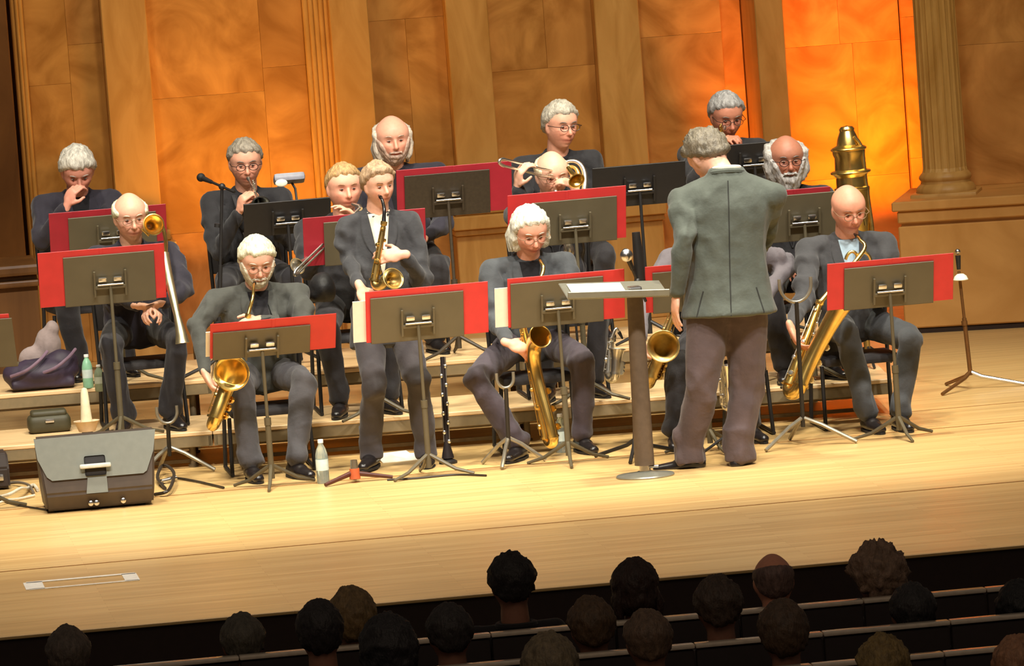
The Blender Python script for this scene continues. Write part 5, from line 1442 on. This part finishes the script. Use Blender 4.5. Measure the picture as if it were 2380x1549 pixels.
# silver alto horn on a stand between centre players, and the one glimpsed between the conductor's legs
Y = 1.40 + fan(1425)
sax('silver instrument on a stand left of the conductor\'s post', at(1440, 775, Y), at(1428, 770, Y), at(1420, 790, Y), at(1412, 892, Y - .02), at(1434, 812, Y - .06), bellr=.045, r1=.026, r0=.012, mt=SILVER, keys=5, name='instrument_on_stand', group='instruments on stands')
Y = .60
sax('silver keyed instrument glimpsed between the conductor\'s legs', at(1672, 812, Y), at(1674, 822, Y), at(1676, 836, Y), at(1684, 958, Y), at(1696, 850, Y - .05), bellr=.035, r1=.02, r0=.012, mt=SILVER, keys=7, name='instrument_on_stand', group='instruments on stands')
C = at(1684, 1060, .60); C.z = 0; bm = BM(); tube(bm, [C + V((0, 0, .01)), at(1684, 955, C.y)], [.012, .010], 10)
for k in range(3):
    a = rad(90 + 120 * k); tube(bm, [C + V((0, 0, .08)), C + V((.17 * math.cos(a), .17 * math.sin(a), .008))], .008, 8)
tag(put('instrument_stand', bm, BLACKM), 'small black stand seen between the conductor\'s legs', 'instrument stand', 'instrument stands')
# silver mute
Y = 1.98 + fan(1325); C = at(1322, 582, Y)
g = empty('silver_mute', C, 'bright silver egg-shaped mute right of the silver-haired man\'s head', 'mute')
bm = BM(); M = MT(C, frame_of(V((-.12, -.1, 1)))); lathe(bm, [(0, -.055), (.018, -.045), (.028, -.015), (.030, .01), (.022, .04), (.010, .055), (0, .058)], M, 24); put('shell', bm, SILVER, g)
bm = BM(); rod(bm, C - V((0, 0, .05)), V((C.x + .02, C.y, R1Z + .001)), .007); put('peg', bm, BLACKM, g)
# dark cases stored behind the players on the risers
def hump(px, py, Yc, sx, sz, label, col, name='instrument_case'):
    C = at(px, py, Yc); bm = BM(); ellipsoid(bm, C, (sx, .12, sz)); ellipsoid(bm, C + V((sx * .5, .02, -sz * .3)), (sx * .6, .11, sz * .7)); ellipsoid(bm, C + V((-sx * .5, 0, -sz * .4)), (sx * .6, .1, sz * .6))
    me = remesh(bm, .014, 3); wrinkle(me, .008, 8, px); return tag(put(name, me, mat(label[:12], col, .6, bump=.2), ang=80), label, 'case')
hump(748, 668, 1.52 + fan(745), .072, .085, 'black furry soft case left of the standing saxophonist', (20, 19, 20))
C = onz(118, 1008, R1Z); g = empty('drum_case', C, 'olive dark round-topped case under the back riser behind the white cone', 'case')
bm = BM(); box(bm, C + V((0, .1, .05)), (.24, .18, .10), bev=.04, seg=4); box(bm, C + V((0, .1, .105)), (.20, .15, .04), bev=.019, seg=3); put('shell', bm, mat('olive_case', (62, 58, 36), .6), g)
bm = BM(); box(bm, C + V((0, .005, .07)), (.05, .012, .02), bev=.004); put('latch', bm, CHROME, g)
# ================================================================== audience and seats
HALLZ = -.74
SEATB = mat('seat_back_dark', (44, 34, 32), .8, 0, var=.1); SEATC = mat('seat_cloth_dark', (52, 34, 34), .9, 0, var=.1); RAILW = mat('pale_seat_rail_wood', (226, 210, 188), .3, 0, var=.1, coat=1.0)
def seat_proto(x, y, rowname):
    g = empty('auditorium_seat', (x, y, HALLZ), 'dark auditorium seat with pale wooden top rail, in the row ' + rowname, 'seat', 'auditorium seats')
    bm = BM(); box(bm, (x, y + .03, HALLZ + .56), (.522, .05, .52), bev=.012); put('backrest', bm, SEATB, g)
    bm = BM(); box(bm, (x, y + .03, HALLZ + .835), (.527, .066, .018), bev=.006); put('top_rail', bm, RAILW, g)
    bm = BM(); box(bm, (x, y + .26, HALLZ + .325), (.44, .40, .09), bev=.03); put('cushion', bm, SEATC, g)
    for s in (-1, 1):
        bm = BM(); box(bm, (x + s * .245, y + .24, HALLZ + .19), (.03, .38, .38), bev=.01); put('side_panel', bm, SEATB, g)
    return g
def copy_tree(o, parent=None):
    c = o.copy(); COL.objects.link(c); c.parent = parent
    for ch in list(o.children): copy_tree(ch, c)
    return c
rows_y = [-6.2, -7.05, -7.9, -8.75]
rname = ['nearest the stage', 'second from the stage', 'third from the stage', 'fourth from the stage']
ordn = ['first', 'second', 'third', 'fourth', 'fifth', 'sixth', 'seventh', 'eighth', 'ninth', 'tenth', 'eleventh']
proto = None
for ri, y in enumerate(rows_y):
    k = 0
    for q in range(16):
        x = -6.0 + q * .53 + (ri % 2) * .2
        # only the seats whose rails can come into the picture
        dd = V((x, y, .1)) - CAM_LOC; px = 1190 + FPX * dd.dot(_R) / dd.dot(_f); py = 774.5 - FPX * dd.dot(_U) / dd.dot(_f)
        if px < -180 or px > 2560 or py > 1640: continue
        lab = 'dark seat with pale top rail, %s from left in row %s' % (ordn[k], rname[ri]); k += 1
        if proto is None: proto = seat_proto(x, y, rname[ri]); c = proto
        else: c = copy_tree(proto)
        c.location = (x, y, HALLZ); c['label'] = lab; c['group'] = 'auditorium seats ' + rname[ri]
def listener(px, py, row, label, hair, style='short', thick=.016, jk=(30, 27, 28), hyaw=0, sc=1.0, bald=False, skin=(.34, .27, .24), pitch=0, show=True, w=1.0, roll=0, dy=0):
    Y = rows_y[row] + .24 + dy
    H = at(px, py, Y)
    P = V((H.x, Y + .02, HALLZ + .50))
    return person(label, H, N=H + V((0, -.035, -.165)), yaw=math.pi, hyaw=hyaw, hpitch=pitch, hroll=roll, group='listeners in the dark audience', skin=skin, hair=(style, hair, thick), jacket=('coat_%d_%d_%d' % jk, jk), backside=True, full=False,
                  P=P, sc=sc, voxel=.011, floor=HALLZ, bulk=.86, shoulder=.19, wr=P + V((-.07, .30, .13)), wl=P + V((.07, .30, .13)), pole_r=V((-.05, -.3, -1)), pole_l=V((.05, -.3, -1)), head_w=w)
listener(1190, 1362, 0, 'listener with dark pointed cap of hair, tallest against the stage floor', (30, 24, 22), 'short', .022)
listener(1477, 1375, 0, 'listener with long dark brown hair just left of centre right', (48, 28, 20), 'long', .020)
listener(1798, 1355, 0, 'bald listener with pinkish scalp, against the stage front', (110, 86, 78), 'bald', .006, skin=(.8, .62, .56))
listener(2042, 1350, 0, 'listener with big fluffy grey-brown hair at the right', (130, 104, 84), 'curly', .034, sc=1.08, dy=.05)
listener(820, 1448, 0, 'listener with blond-brown hair behind the dark round head', (120, 96, 60), 'full', .022)
listener(160, 1530, 0, 'listener with short grey-brown hair, leftmost', (88, 76, 66), 'short', .014)
listener(565, 1500, 0, 'listener with greying short hair, second from the left', (84, 78, 66), 'short', .014)
listener(745, 1478, 1, 'listener with dark round head left of the blond one', (34, 28, 28), 'full', .016)
listener(1046, 1480, 1, 'listener with dark hair rim-lit at the right, below centre', (44, 38, 36), 'short', .016)
listener(1376, 1465, 1, 'listener with brown upswept hair in the middle', (84, 62, 40), 'swept', .018)
listener(1670, 1418, 1, 'listener with curly brown hair and checked shirt right of centre', (70, 54, 42), 'curly', .020, jk=(58, 50, 50))
listener(2122, 1432, 1, 'listener with dark hair right of the fluffy-haired one', (36, 32, 32), 'short', .016)
listener(2372, 1432, 1, 'listener cut off by the right edge with black hair', (14, 13, 13), 'full', .018, jk=(16, 16, 16))
listener(1507, 1497, 2, 'listener with short brown hair parted by light', (98, 76, 58), 'short', .016)
listener(1822, 1482, 2, 'listener with rounded brown hair glowing at its rim', (80, 60, 42), 'full', .020)
listener(905, 1530, 2, 'listener with dark coat and wide low outline below the blond head', (30, 26, 28), 'full', .024, sc=1.12)
listener(2055, 1562, 3, 'listener with golden brown hair at the bottom right edge', (122, 100, 56), 'curly', .022)
listener(2368, 1566, 3, 'listener with reddish hair in the bottom right corner', (150, 106, 76), 'full', .018)
listener(1280, 1572, 3, 'listener whose pale brown hair just shows at the bottom', (108, 94, 70), 'full', .020, sc=1.1)
